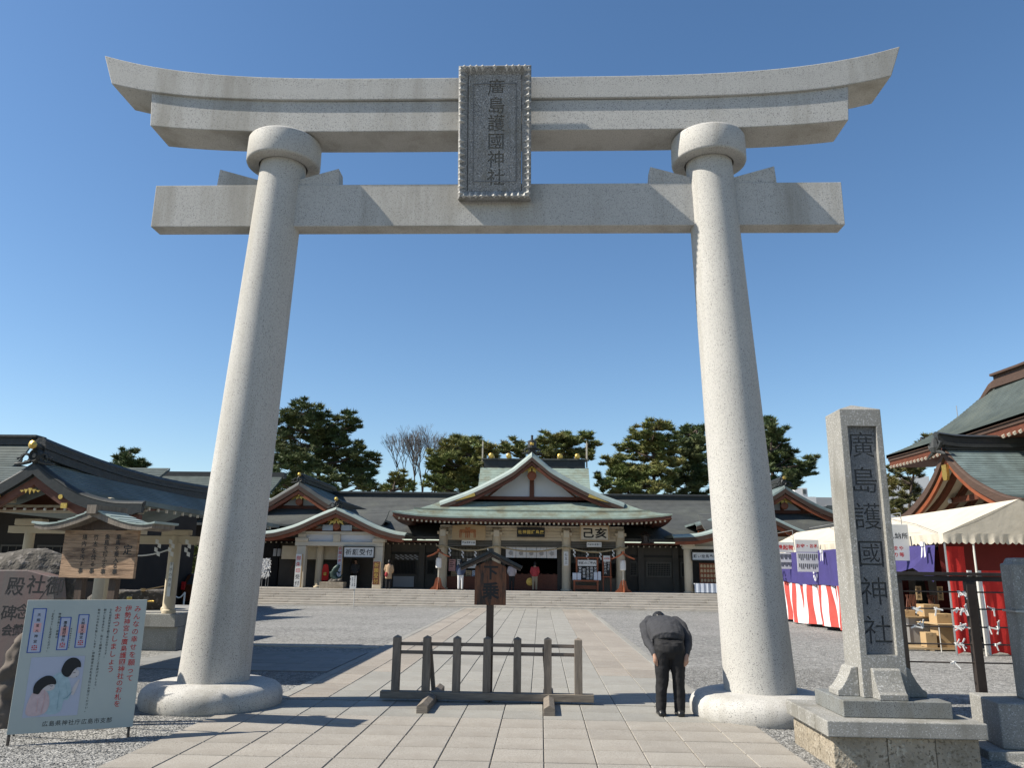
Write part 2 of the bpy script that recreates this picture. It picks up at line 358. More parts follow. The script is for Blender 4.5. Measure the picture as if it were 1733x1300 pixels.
# ================================================================== GROUND
g = MB(); g.box(-350, 350, -60, 500, -.3, 0); struct('ground', g, 'gravel')
def slab_mesh(w, l, h=.04, c=.006):
    mb = MB(); x, y = w/2, l/2
    mb.add([(-x, -y, -h), (x, -y, -h), (x, y, -h), (-x, y, -h), (-x, -y, -c), (x, -y, -c), (x, y, -c), (-x, y, -c), (-x+c, -y+c, 0), (x-c, -y+c, 0), (x-c, y-c, 0), (-x+c, y-c, 0)],
           [(0, 1, 5, 4), (1, 2, 6, 5), (2, 3, 7, 6), (3, 0, 4, 7), (4, 5, 9, 8), (5, 6, 10, 9), (6, 7, 11, 10), (7, 4, 8, 11), (8, 9, 10, 11), (0, 3, 2, 1)])
    return mb
SM = {}
def slab(name, x0, x1, y0, y1, z, m, parent, gap=.010):
    w, l = x1-x0-gap*.8, y1-y0-gap*2.8; key = (round(w, 3), round(l, 3), m)
    if key not in SM:
        o = slab_mesh(w, l).build(name, m, None); SM[key] = o.data
    else:
        o = bpy.data.objects.new(name, SM[key]); COL.objects.link(o)
    o.parent = parent; o.location = ((x0+x1)/2, (y0+y1)/2, z+rnd.uniform(-.0015, .0015)); o.rotation_euler = (rnd.uniform(-.0012, .0012), rnd.uniform(-.0012, .0012), 0)
    return o
# front paving: square slabs in straight rows
fp = struct('front_paving', MB().box(-3.9, 2.53, 5.4, 11.16, -.05, .004), 'joint')
xs = [-3.9, -3.41, -2.92, -2.43, -1.935, -1.44, -.95, -.455, .04, .53, 1.02, 1.52, 2.03, 2.53]
ys = [11.15-.545*i for i in range(11)]
for i in range(10):
    for j in range(13):
        slab('paving_slab', xs[j], xs[j+1], ys[i+1], ys[i], .018, 'slab_warm' if i > 1 else 'slab_grey', fp)
# long approach: kerb bands, pink slabs, grey centre
ap = struct('approach_path', MB().box(-3.64, 2.34, 11.17, 38.1, -.05, .004), 'joint')
xa = [-3.64, -3.47, -2.92, -2.38, -1.81, -1.25, -.69, -.13, .43, 1.01, 1.56, 2.17, 2.34]
for j in range(12):
    L_ = 2.16 if j in (0, 11) else (1.12 if 3 < j < 8 else 1.10)
    y = 11.18; first = L_*rnd.uniform(.35, 1)
    m = 'slab_grey' if 3 <= j <= 8 or j in (0, 11) else 'slab_pink'
    while y < 38.05:
        y2 = min(38.08, y+first); first = L_
        if 38.08-y2 < .3: y2 = 38.08
        slab('paving_slab', xa[j], xa[j+1], y, y2, .018, 'slab_grey' if (y < 13.2 and j > 1) else m, ap); y = y2
sp = struct('side_path', MB().box(-7.6, -3.66, 14.1, 17.25, -.05, .004), 'joint')
for i in range(6):
    y0 = 14.1+.525*i; x = -7.6
    k = .45+(i % 2)*.45
    while x < -3.7:
        x2 = min(-3.665, x+k); k = .9; slab('paving_slab', x, x2, y0, y0+.525, .018, 'slab_side', sp); x = x2
s2 = struct('side_kerb', MB().box(-12, -3.66, 18.4, 18.55, -.05, .03), 'kerb')
# loose stones near the camera
def stones(name, regs, n, s0, s1, m):
    V = []; Fc = []; base = np.array([(1, 0, 0), (-1, 0, 0), (0, 1, 0), (0, -1, 0), (0, 0, 1), (0, 0, -1)], float)
    fs = np.array([(0, 2, 4), (2, 1, 4), (1, 3, 4), (3, 0, 4), (2, 0, 5), (1, 2, 5), (3, 1, 5), (0, 3, 5)])
    rg = np.random.RandomState(3); A = [abs((r[1]-r[0])*(r[3]-r[2])) for r in regs]; k = 0
    for r, a in zip(regs, A):
        c = int(n*a/sum(A)); px = rg.uniform(r[0], r[1], c); py = rg.uniform(r[2], r[3], c); s = rg.uniform(s0, s1, c)
        for i in range(c):
            th = rg.uniform(0, 6.28); M = np.array([[math.cos(th), -math.sin(th), 0], [math.sin(th), math.cos(th), 0], [0, 0, 1]])
            b = (base*rg.uniform(.6, 1.15, (6, 3))*np.array([s[i], s[i]*.75, s[i]*.6]))@M.T+np.array([px[i], py[i], s[i]*.25])
            V.append(b); Fc.append(fs+k); k += 6
    mb = MB(); mb.v = [tuple(v) for v in np.concatenate(V)]; mb.f = [tuple(int(q) for q in f) for f in np.concatenate(Fc)]; mb.m = [0]*len(mb.f)
    return tag(mb.build(name, m, fix=False), kind='stuff')
stones('gravel_stones', [(-7.5, -3.92, 6.6, 12.5), (2.54, 6.2, 7.0, 12.5), (-5.5, -3.66, 12.5, 14.05), (2.36, 5.5, 12.5, 16)], 36000, .006, .012, 'pebble')
tag(bpy.data.objects['gravel_stones'], 'loose grey gravel stones between the paving and the monuments', 'gravel')
# stairs and platform
RZ, TR = .107, .33
st = struct('stone_stairs', MB().box(-34, 32, 38.36, 40.3, -.1, .02), 'joint')
kb = MB(); struct('apron_kerb', kb.box(-34, 32, 38.02, 38.32, -.05, .025), 'kerb')
for i in range(7):
    y0 = 38.34+TR*i; x = -16-rnd.uniform(0, 2.3)
    while x < 16:
        x2 = x+2.35
        mb = MB().box(x+.006, x2-.006, y0, y0+TR+.05, RZ*i+.0, RZ*(i+1)-.0015*i)
        k = ('st', i)
        if k not in SM:
            o = MB().box(-1.169, 1.169, 0, TR+.05, 0, RZ-.002).build('step_stone', 'step', st, bev=.008); apply_mods(o); SM[k] = o.data
        else: o = bpy.data.objects.new('step_stone', SM[k]); COL.objects.link(o); o.parent = st
        o.location = ((x+x2)/2, y0, RZ*i+.001); x = x2
ZP = RZ*7
struct('platform', MB().box(-34, 32, 40.68, 62, -.1, ZP-.004), 'step')
# ================================================================== TORII
CX = -.735
T = thing('torii_gate', 'huge grey granite gate of two leaning round pillars and curved lintels over the paved approach', 'torii gate', (CX, 10.7, 0))
Y0 = 10.7
for s in (-1, 1):
    cb, ct = CX+s*3.54, CX+s*3.225
    prof = [(.0, 0), (.865, 0), (.885, .05), (.885, .15), (.86, .215), (.80, .265), (.70, .295), (.5, .305), (0, .305)]
    MB().lathe((cb, Y0, 0), prof, 64).build('base_stone', 'granite', T, smooth=2)
    rs = []
    for i in range(25):
        t = i/24; z = .30+t*(7.72-.30); r = .448+(.337-.448)*t**.9; cx = cb+(ct-cb)*t
        rs.append([Vector((cx+r*math.cos(2*math.pi*j/56), Y0+r*math.sin(2*math.pi*j/56), z)) for j in range(56)])
    MB().rings(rs).build('pillar', 'granite', T, smooth=2)
    MB().lathe((ct, Y0, 0), [(0, 7.80), (.36, 7.80), (.36, 7.70), (.515, 7.70), (.536, 7.712), (.545, 7.735), (.546, 7.9), (.543, 8.075), (.53, 8.10), (.505, 8.12), (0, 8.12)], 56).build('capital_ring', 'granite', T, smooth=2)
def curved_beam(half_b, half_t, zb, zt, rb, rt, yf, yb, pw=2.6, n=48, lean=0, pb=None):
    rows = []
    for i in range(n+1):
        t = -1+2*i/n; a = abs(t)**pw; b = abs(t)**(pb or pw)
        xb, xt = CX+t*half_b, CX+t*half_t
        rows.append([Vector((xb, yf+lean, zb+rb*b)), Vector((xb, yb, zb+rb*b)), Vector((xt, yb, zt+rt*a)), Vector((xt, yf, zt+rt*a))])
    return MB().rings(rows)
curved_beam(5.89, 6.06, 8.635, 8.99, .32, .455, 10.335, 11.07, pw=4.3, lean=.012, pb=5.2).build('top_lintel', 'granite', T, bev=.012)
curved_beam(5.22, 5.27, 8.125, 8.628, .13, .25, 10.39, 11.0, pw=5).build('second_lintel', 'granite', T, bev=.01)
for x0, x1 in ((-5.1, -3.29), (-3.21, 3.21), (3.29, 5.1)):
    MB().box(CX+x0, CX+x1, 10.56, 10.85, 6.67, 7.345).build('tie_beam', 'granite', T, bev=.01)
for s in (-1, 1):
    c = CX+s*3.245
    for q in (-1, 1):
        MB().prism([(c+q*.30, 10.58, 7.348), (c+q*.93, 10.58, 7.348), (c+q*.91, 10.58, 7.62), (c+q*.30, 10.58, 7.44)], (0, .25, 0)).build('wedge', 'granite', T, bev=.006)
# tablet, leaning forward
pc_b, pc_t = Vector((-.70, 10.40, 7.02)), Vector((-.705, 10.03, 8.98))
pv = (pc_t-pc_b).normalized(); pu = Vector((1, 0, 0)); pn = pu.cross(pv)*1.0   # pn points to the viewer (-Y)
if pn.y > 0: pn = -pn
pc = (pc_b+pc_t)/2; ph = (pc_t-pc_b).length; pw_ = 1.07
def PL(u, v, n): return pc+pu*u+pv*v+pn*n
mb = MB()
def obox(mb, u0, u1, v0, v1, n0, n1):
    mb.add([PL(u, v, n) for n in (n0, n1) for v in (v0, v1) for u in (u0, u1)], [(0, 1, 3, 2), (4, 6, 7, 5), (0, 4, 5, 1), (2, 3, 7, 6), (0, 2, 6, 4), (1, 5, 7, 3)]); return mb
plq = obox(MB(), -.39, .39, -ph/2+.13, ph/2-.13, -.20, -.035).build('tablet_panel', 'granite_plaque', T)
wm = MB(); write(wm, '廣島護國神社', PL(.02, 0, -.035), pu, pv, .265, .268, off=.004, extr=.07, n=pn)
try: carve(plq, wm)
except Exception as e: print('carve', e)
wm = MB(); write(wm, '廣島護國神社', PL(.02, 0, -.050), pu, pv, .265, .268, off=.004, n=pn); wm.build('inscription_shade', 'letter_shade_pale', T)  # flat glyph faces inside the cut letters, coloured as their shade
# bead frame and scalloped rim
fr = MB(); W2, H2 = pw_/2, ph/2
def ring4(pa, pb):   # frustum frame between two rectangles (hw,hh,n)
    a = [PL(sx*pa[0], sy*pa[1], pa[2]) for sx, sy in ((-1, -1), (1, -1), (1, 1), (-1, 1))]; b = [PL(sx*pb[0], sy*pb[1], pb[2]) for sx, sy in ((-1, -1), (1, -1), (1, 1), (-1, 1))]
    return a, b
fr.rings([[PL(sx*w, sy*h, n) for sx, sy in ((-1, -1), (1, -1), (1, 1), (-1, 1))] for w, h, n in ((W2-.01, H2-.01, -.20), (W2, H2, -.02), (W2-.03, H2-.03, .03), (W2-.055, H2-.055, .02), (W2-.135, H2-.135, -.045), (W2-.135, H2-.135, -.2))], cap=False)
fr = fr.build('tablet_frame', 'granite_plaque', T, fix=True)
sc = MB()
def notch(u, v, du, dv):
    "a gouged scallop: small wedge-shaped petal standing on the rim"
    t = Vector((-dv, du)); w = .036
    a = PL(u-t.x*w, v-t.y*w, .028); b = PL(u+t.x*w, v+t.y*w, .028); c_ = PL(u+du*.075, v+dv*.075, .0); d_ = PL(u, v, .058); e = PL(u-du*.034, v-dv*.034, .02)
    sc.add([a, b, c_, d_, e], [(0, 2, 3), (2, 1, 3), (1, 4, 3), (4, 0, 3), (0, 4, 1, 2)])
k = 20
for i in range(k):
    v = -H2+.08+(2*H2-.16)*i/(k-1); 
    if abs(v) > .11: notch(-W2+.035, v, 1, 0); notch(W2-.035, v, -1, 0)
for i in range(11):
    u = -W2+.09+(2*W2-.18)*i/10
    if i not in (4, 6): notch(u, H2-.035, 0, -1); notch(u, -H2+.035, 0, 1)
sc.build('scalloped_rim', 'granite', T, kind='stuff')
bd = MB()
for (a, b) in (((-.315, -.73), (.315, -.73)), ((.315, -.73), (.315, .73)), ((.315, .73), (-.315, .73)), ((-.315, .73), (-.315, -.73))):
    bd.bar(PL(a[0], a[1], -.034), PL(b[0], b[1], -.034), .012, .012)
bd.build('panel_border', 'granite_panel', T)
# ================================================================== WOODEN FENCE + NOTICE
Fn = thing('wooden_barrier', 'weathered grey wooden barrier of seven posts on a sill standing across the approach', 'barrier', (-.72, 11.2, 0))
YF = 11.2
MB().box(-2.16, .72, YF-.07, YF+.07, .05, .145).build('sill', 'wood_grey_h', Fn, bev=.006)
for i in range(7):
    x = -1.965+i*.4135
    mb = MB().box(x-.052, x+.052, YF-.052, YF+.052, .145, .84)
    mb.add([(x-.052, YF-.052, .84), (x+.052, YF-.052, .84), (x+.052, YF+.052, .84), (x-.052, YF+.052, .84), (x, YF, .872)], [(0, 1, 4), (1, 2, 4), (2, 3, 4), (3, 0, 4)])
    mb.build('post', 'wood_grey', Fn, bev=.004)
    if i < 6:
        for z in (.755, .645): MB().box(x+.052, x+.4135-.052, YF-.018, YF+.018, z-.022, z+.022).build('rail', 'wood_rail', Fn)
for x in (-1.46, .115):
    MB().prism([(x-.07, 10.27, 0), (x+.07, 10.27, 0), (x+.07, 10.27, .10), (x, 10.27, .14), (x-.07, 10.27, .10)], (0, .84, 0)).build('foot_block', 'wood_grey_h', Fn, bev=.004)
    MB().prism([(x-.07, 11.28, 0), (x+.07, 11.28, 0), (x+.07, 11.28, .10), (x, 11.28, .14), (x-.07, 11.28, .10)], (0, .75, 0)).build('foot_block', 'wood_grey_h', Fn, bev=.004)
    MB().bar((x-.015, 11.45, .12), (x-.06, 11.265, .72), .05, .04).build('brace', 'wood_grey', Fn)
N = thing('dismount_sign', 'dark wooden roofed notice reading 下乗 on a post behind the barrier', 'sign', (-.71, 11.32, 0))
MB().box(-.755, -.655, 11.30, 11.38, 0, 1.30).build('sign_post', 'wood_dark', N, bev=.004)
MB().prism([(-.925, 11.29, 1.28), (-.485, 11.29, 1.28), (-.485, 11.29, 1.80), (-.705, 11.29, 1.90), (-.925, 11.29, 1.80)], (0, .05, 0)).build('sign_board', 'wood_sign', N, bev=.004)
for s in (-1, 1):
    mb = MB().prism([(-.705, 11.20, 1.985), (-.705+s*.435, 11.20, 1.775), (-.705+s*.445, 11.20, 1.815), (-.705, 11.20, 2.03)], (0, .26, 0))
    mb.build('sign_roof', 'roof_dark', N, bev=.003)
    MB().prism([(-.705, 11.215, 1.94), (-.705+s*.415, 11.215, 1.745), (-.705+s*.42, 11.215, 1.772), (-.705, 11.215, 1.982)], (0, .22, 0)).build('eave_board', 'wood_dark', N)
MB().box(-.735, -.675, 11.18, 11.48, 2.0, 2.05).build('roof_ridge', 'roof_dark', N)
wm = MB(); write(wm, '下', (-.70, 11.2895, 1.72), X_, Z_, .21, off=.03, extr=.012); write(wm, '乗', (-.70, 11.2895, 1.47), X_, Z_, .24, off=.03, extr=.012)
wm.build('sign_lettering', 'ink', N)
# ================================================================== MONUMENT
Mo = thing('stone_monument', 'tall grey stone pillar carved 廣島護國神社 on a stepped pedestal beside the right gate pillar', 'monument', (3.4, 8.47, 0))
bx = [2.72, 3.22, 3.66, 4.06]
for i in range(3): MB().box(bx[i]+.002, bx[i+1]-.002, 7.93, 8.30, -.02, .29).build('pedestal_stone', 'granite_tan', Mo, bev=.012)
by = [7.95, 8.25, 8.6, 9.05]
for i in range(1, 3): MB().box(2.72, 3.1, by[i]+.053, by[i+1]+.047, -.02, .29).build('pedestal_stone', 'granite_tan', Mo, bev=.012)
MB().box(3.0, 4.0, 8.2, 9.0, -.02, .288).build('pedestal_core', 'granite_tan', Mo)
for (x0, x1, y0, y1) in ((2.66, 4.12, 7.87, 8.22), (2.66, 3.2, 8.224, 8.76), (2.66, 3.2, 8.764, 9.12), (3.204, 4.12, 8.224, 9.12)):
    MB().box(x0, x1, y0, y1, .291, .432).build('coping_stone', 'granite_grey', Mo, bev=.01)
MB().box(2.89, 3.91, 8.06, 8.44, .434, .585).build('plinth_stone', 'granite_dark', Mo, bev=.008)
MB().box(2.89, 3.91, 8.444, 8.86, .434, .585).build('plinth_stone', 'granite_dark', Mo, bev=.008)
x0, x1, y0, y1 = 3.16, 3.60, 8.24, 8.68
mb = MB(); zt = 3.47
mb.rings([[(x0-.0, y0, .586), (x1, y0, .586), (x1, y1, .586), (x0, y1, .586)], [(x0+.005, y0+.01, zt), (x1-.005, y0+.01, zt), (x1-.005, y1-.01, zt), (x0+.005, y1-.01, zt)], [(3.375, 8.455, zt+.085), (3.385, 8.455, zt+.085), (3.385, 8.465, zt+.085), (3.375, 8.465, zt+.085)]])
ob = mb.build('obelisk', ['granite_grey', 'granite_panel'], Mo, bev=.006); apply_mods(ob)
c = MB().prism([(3.225, 8.2, .985), (3.525, 8.2, .985), (3.535, 8.2, 3.29), (3.235, 8.2, 3.29)], (0, .16, 0)); carve(ob, c)
pn_ = MB().prism([(3.226, 8.298, .986), (3.524, 8.298, .986), (3.534, 8.306, 3.289), (3.236, 8.306, 3.289)], (0, .053, 0)).build('carved_panel', 'granite_panel', Mo)
wm = MB(); write(wm, '廣島護國神社', (3.38, 8.303, 2.155), X_, Z_, .295, .375, off=-.004, extr=.06); carve(pn_, wm)
wm = MB(); write(wm, '廣島護國神社', (3.38, 8.317, 2.155), X_, Z_, .295, .375, off=-.004); wm.build('inscription_shade', 'letter_shade', Mo)  # dark glyph sheet added in the recesses, painting the shade of the carving
def flare(p, q):  # p: list of (outward, z), q: frame
    return MB().prism([q(a, z) for a, z in p[0]], p[1])
pr_ = [(0, .587), (.17, .587), (.17, .64), (.14, .66), (.10, .73), (.07, .80), (.055, .85), (.03, .865), (0, .865)]
cx_, cy_ = 3.38, 8.46
MB().prism([(cx_-.135, 8.238-a, z) for a, z in pr_], (.27, 0, 0)).build('buttress', 'granite_grey', Mo, bev=.006)
MB().prism([(cx_-.135, 8.682+a, z) for a, z in pr_], (.27, 0, 0)).build('buttress', 'granite_grey', Mo, bev=.006)
MB().prism([(3.158-a*1.25, cy_-.13, z) for a, z in pr_], (0, .26, 0)).build('buttress', 'granite_grey', Mo, bev=.006)
MB().prism([(3.602+a*1.25, cy_-.13, z) for a, z in pr_], (0, .26, 0)).build('buttress', 'granite_grey', Mo, bev=.006)
# cut stone post at the right edge
Rp = thing('name_post', 'rough topped grey stone post with carved letters on a pale block at the right edge', 'stone post', (5.3, 9.3, 0))
rz = R(-8); cc = (4.63, 8.78, 0)
dx_, dy_ = -.17, -.32
def RB(x0, x1, y0, y1, z0, z1, **k): return MB().box(x0+dx_, x1+dx_, y0+dy_, y1+dy_, z0, z1, rz, cc, **k)
RB(4.62, 6.3, 8.75, 9.85, -.02, .085).build('footing_stone', 'granite_grey', Rp, bev=.01)
RB(4.80, 6.2, 8.86, 9.62, .086, .52).build('block_stone', 'granite_grey', Rp, bev=.015)
po = RB(5.16, 5.75, 9.04, 9.33, .521, 1.90).build('post_stone', 'granite_grey', Rp, bev=.02); apply_mods(po)
RB(5.18, 5.73, 9.06, 9.31, 1.89, 1.955, taper=.12).build('post_cap', 'granite_grey', Rp, bev=.012)
RB(5.14, 5.77, 9.02, 9.35, 1.395, 1.415).build('steel_band', 'steel', Rp)
uu = Matrix.Rotation(rz, 3, 'Z')@Vector((1, 0, 0)); nn = Matrix.Rotation(rz, 3, 'Z')@Vector((0, -1, 0))
fc = Matrix.Rotation(rz, 3, 'Z')@(Vector((5.36+dx_, 9.04+dy_, 0))-Vector(cc))+Vector(cc)
wm = MB(); write(wm, '狛獅濱忠', fc+Vector((0, 0, 1.30)), uu, Z_, .16, .27, off=.012, extr=.12, n=nn); carve(po, wm)
# ================================================================== BRONZE RAIL WITH PAPER FORTUNES
Fr = thing('fortune_rail', 'dark bronze rail with thin bars between the monument and the stone post', 'railing', (4.9, 9.55, 0))
MB().box(4.05, 5.75, 9.49, 9.61, 1.76, 1.80).build('top_rail', 'bronze', Fr, bev=.004)
MB().box(4.05, 5.75, 9.52, 9.58, 1.70, 1.758).build('rail_web', 'bronze', Fr)
for i, z in enumerate((1.58, 1.39, 1.19, 1.0, .80)):
    MB().tube([(4.05, 9.55, z), (4.9, 9.55, z-.003), (5.75, 9.55, z)], .009, 6).build('bar', 'bronze', Fr, smooth=True)
p0 = P(1638, 975, 9.55); p1 = P(1661, 1190, 9.55)
for x in (p0.x, 4.15): MB().box(x-.05, x+.05, 9.51, 9.59, 0, 1.70).build('post', 'bronze', Fr, bev=.004)
def paper_knot(x, z):
    o = MB(); rr = random.Random(int(x*1000+z*77))
    for k in range(rr.choice((2, 3))):
        a = rr.uniform(-1.1, 1.1); l = rr.uniform(.05, .09); w = .014; d = Vector((math.sin(a), -.1, -math.cos(a)*rr.choice((1, .3, -.5)))).normalized(); s_ = d.cross(Vector((0, 1, 0)))*w/2
        p = Vector((x, 9.53, z)); o.add([p-s_, p+s_, p+d*l+s_, p+d*l-s_, p-s_+Vector((0, .004, 0)), p+s_+Vector((0, .004, 0)), p+d*l+s_+Vector((0, .006, .004)), p+d*l-s_+Vector((0, .006, .004))], [(0, 1, 2, 3), (7, 6, 5, 4), (0, 4, 5, 1), (1, 5, 6, 2), (2, 6, 7, 3), (3, 7, 4, 0)])
    o.box(x-.014, x+.014, 9.532, 9.568, z-.016, z+.014, rr.uniform(-.5, .5))
    return o
KN = {}
for px, z in ((1622, 1.58), (1631, 1.575), (1545, 1.39), (1550, 1.385), (1583, 1.39), (1620, 1.39), (1628, 1.385), (1634, 1.38), (1680, 1.39), (1617, 1.19), (1624, 1.185), (1632, 1.19), (1672, 1.19), (1688, 1.19), (1548, 1.19), (1560, 1.19), (1618, 1.0), (1626, 1.0), (1684, 1.0), (1614, .80)):
    KN.setdefault(round(z, 1) if z > .9 else .8, []).append((P(px, 1000+(1.58-z)*150, 9.55).x, z))
BN = ('topmost', 'second', 'third', 'fourth', 'lowest'); ON = ('first', 'second', 'third', 'fourth', 'fifth', 'sixth', 'seventh', 'eighth')
for i, zk in enumerate(sorted(KN, reverse=True)):
    L_ = sorted(KN[zk])
    for k, (x, z) in enumerate(L_):
        tag(paper_knot(x, z).build('paper_strip', 'paper'), 'white paper fortune on the %s bar of the bronze rail, %s from left' % (BN[i], ON[k]) if len(L_) > 1 else 'single white paper fortune on the %s bar of the bronze rail' % BN[i], 'paper strip', 'paper fortunes knotted on the bronze rail')
# ================================================================== BOWING MAN
Mn = thing('person', 'man bowing deeply towards the shrine in charcoal jumper and black trousers, arms at his sides', 'person', (1.63, 10.5, 0))
def ring(c, a, ay): return (c, a, ay)
hx, hy = 1.63, 10.45
body = [('limb', [(1.52, 10.5, .09), (1.535, 10.47, .45), (1.55, 10.46, .80)], [.04, .055, .08]), ('limb', [(1.745, 10.5, .09), (1.73, 10.47, .45), (1.715, 10.46, .80)], [.04, .055, .08]),
        ('limb', [(1.63, 10.54, .84), (1.625, 10.72, 1.0), (1.625, 10.93, 1.08)], [.085, .08, .08]),
        ('limb', [(1.62, 11.0, 1.10), (1.62, 11.08, 1.12), (1.62, 11.14, 1.12)], [.055, .055, .06]), ('ball', (1.62, 11.22, 1.115), (.078, .11, .095)),
        ('ball', (1.54, 11.20, 1.11), (.014, .02, .03)), ('ball', (1.70, 11.20, 1.11), (.014, .02, .03)), ('ball', (1.62, 11.30, 1.04), (.015, .02, .02)),
        ('limb', [(1.44, 10.95, 1.08), (1.375, 10.70, .92), (1.435, 10.42, .745)], [.05, .04, .028]), ('limb', [(1.81, 10.95, 1.08), (1.885, 10.70, .92), (1.835, 10.42, .735)], [.05, .04, .028])]
for sx, wx in ((1, 1.435), (-1, 1.84)):   # hands: palm, four fingers, thumb
    w = Vector((wx, 10.40, .745))
    body.append(('limb', [w, w+Vector((sx*.01, -.012, -.05)), w+Vector((sx*.016, -.012, -.070))], [.023, .029, .027]))
    for k in range(4):
        b = w+Vector((sx*(-.012+.019*k), -.018+.004*k, -.078)); l = (.045, .060, .063, .054)[k]
        body.append(('limb', [b, b+Vector((sx*.012, .0, -l*.5)), b+Vector((sx*.028, .008, -l))], [.0095, .009, .0075]))
    b = w+Vector((sx*.030, -.004, -.03)); body.append(('limb', [b, b+Vector((sx*.024, .004, -.028)), b+Vector((sx*.034, .01, -.060))], [.011, .010, .008]))
blob('body', body, .0075, 'skin', Mn, 2)
tr = []
for sx, ax, kx, hx_ in ((-1, 1.515, 1.535, 1.55), (1, 1.745, 1.735, 1.715)):
    tr.append(('loft', [((ax, 10.50, .055), (.062, 0, 0), (0, .085, 0)), ((ax, 10.49, .12), (.066, 0, 0), (0, .085, 0)), ((ax, 10.475, .26), (.070, 0, 0), (0, .085, 0)), ((kx, 10.465, .46), (.080, 0, 0), (0, .092, 0)), ((kx-.003*sx, 10.46, .62), (.096, 0, 0), (0, .105, 0)), ((hx_, 10.45, .80), (.116, 0, 0), (0, .125, 0)), ((hx_-.01*sx, 10.46, .90), (.105, 0, 0), (0, .12, 0))]))
tr.append(('loft', [((1.63, 10.44, .70), (.13, 0, 0), (0, .09, 0)), ((1.63, 10.44, .78), (.185, 0, 0), (0, .135, 0)), ((1.63, 10.45, .88), (.19, 0, 0), (0, .14, .02)), ((1.63, 10.50, .96), (.175, 0, 0), (0, .12, .05)), ((1.63, 10.55, 1.0), (.16, 0, 0), (0, .10, .05))]))
blob('trousers', tr, .008, 'trousers', Mn, 2, disp=(.018, .10))
jk = [('loft', [((1.63, 10.50, .90), (.170, 0, 0), (0, .11, -.05)), ((1.63, 10.49, .925), (.205, 0, 0), (0, .10, -.095)), ((1.63, 10.57, .985), (.222, 0, 0), (0, .07, -.115)), ((1.628, 10.74, 1.045), (.225, 0, 0), (0, .05, -.125)), ((1.625, 10.90, 1.08), (.238, 0, 0), (0, .04, -.115)), ((1.625, 11.0, 1.095), (.21, 0, 0), (0, .03, -.10)), ((1.622, 11.06, 1.11), (.12, 0, 0), (0, .02, -.075)), ((1.622, 11.10, 1.115), (.085, 0, 0), (0, .02, -.07))])]
for sx, ps in ((-1, [(1.46, 10.97, 1.10), (1.395, 10.88, 1.05), (1.385, 10.72, .95), (1.39, 10.60, .87), (1.430, 10.44, .775)]), (1, [(1.80, 10.97, 1.10), (1.865, 10.88, 1.05), (1.90, 10.72, .95), (1.895, 10.60, .86), (1.845, 10.44, .765)])):
    jk.append(('limb', ps, [.088, .084, .068, .060, .040]))
blob('jumper', jk, .008, 'jacket', Mn, 2, disp=(.022, .10))
blob('jumper_cuffs', [('limb', [(1.428, 10.44, .775), (1.434, 10.42, .755)], [.040, .038]), ('limb', [(1.845, 10.44, .765), (1.84, 10.42, .745)], [.040, .038]), ('limb', [(1.50, 10.40, .885), (1.63, 10.385, .88), (1.76, 10.40, .885)], [.022, .024, .022])], .009, 'jacket', Mn, 1)
blob('hair', [('ball', (1.62, 11.22, 1.15), (.088, .118, .085)), ('ball', (1.62, 11.15, 1.14), (.078, .06, .07))], .009, 'hair', Mn, 1, disp=(.022, .025))
for x in (1.515, 1.745):
    blob('shoe', [('loft', [((x, 10.375, .035), (.035, 0, 0), (0, 0, .035)), ((x, 10.41, .05), (.05, 0, 0), (0, 0, .05)), ((x, 10.54, .05), (.048, 0, 0), (0, 0, .05)), ((x, 10.62, .035), (.052, 0, 0), (0, 0, .035)), ((x, 10.70, .028), (.035, 0, 0), (0, 0, .022))])], .009, 'shoe', Mn, 2)
# ================================================================== ROOF TOOLS
def smooth_prof(pts, n):
    "concave roof section through (offset, z) points"
    pts = [Vector((a, b)) for a, b in pts]; q = [2*pts[0]-pts[1]]+pts+[2*pts[-1]-pts[-2]]; out = []
    m = len(pts)-1
    for i in range(n+1):
        t = i/n*m; k = min(int(t), m-1); f = t-k; p0, p1, p2, p3 = q[k:k+4]
        out.append(.5*((2*p1)+(-p0+p2)*f+(2*p0-5*p1+4*p2-p3)*f*f+(-p0+3*p1-3*p2+p3)*f**3))
    return out
def courses(fn, n, m, step, thick):
    "stepped roof covering: fn(t,s)->point, n courses down the slope, m columns"
    mb = MB()
    for i in range(n):
        a, b = i/n, (i+1)/n
        r0 = [fn(a, j/m) for j in range(m+1)]; r1 = [fn(b, j/m)+Vector((0, 0, step)) for j in range(m+1)]; r2 = [fn(b, j/m) for j in range(m+1)]
        mb.grid([r0, r1]); mb.grid([r1, r2])
    k = 10; G = [[fn(i/k, j/m)-Vector((0, 0, thick)) for j in range(m+1)] for i in range(k+1)]
    mb.grid([g_[::-1] for g_ in G])
    for j in (0, 1):
        mb.grid([[fn(i/k, j) for i in range(k+1)], [fn(i/k, j)-Vector((0, 0, thick)) for i in range(k+1)]])
    mb.grid([[fn(1, j/m) for j in range(m+1)], [fn(1, j/m)-Vector((0, 0, thick)) for j in range(m+1)]])
    return mb
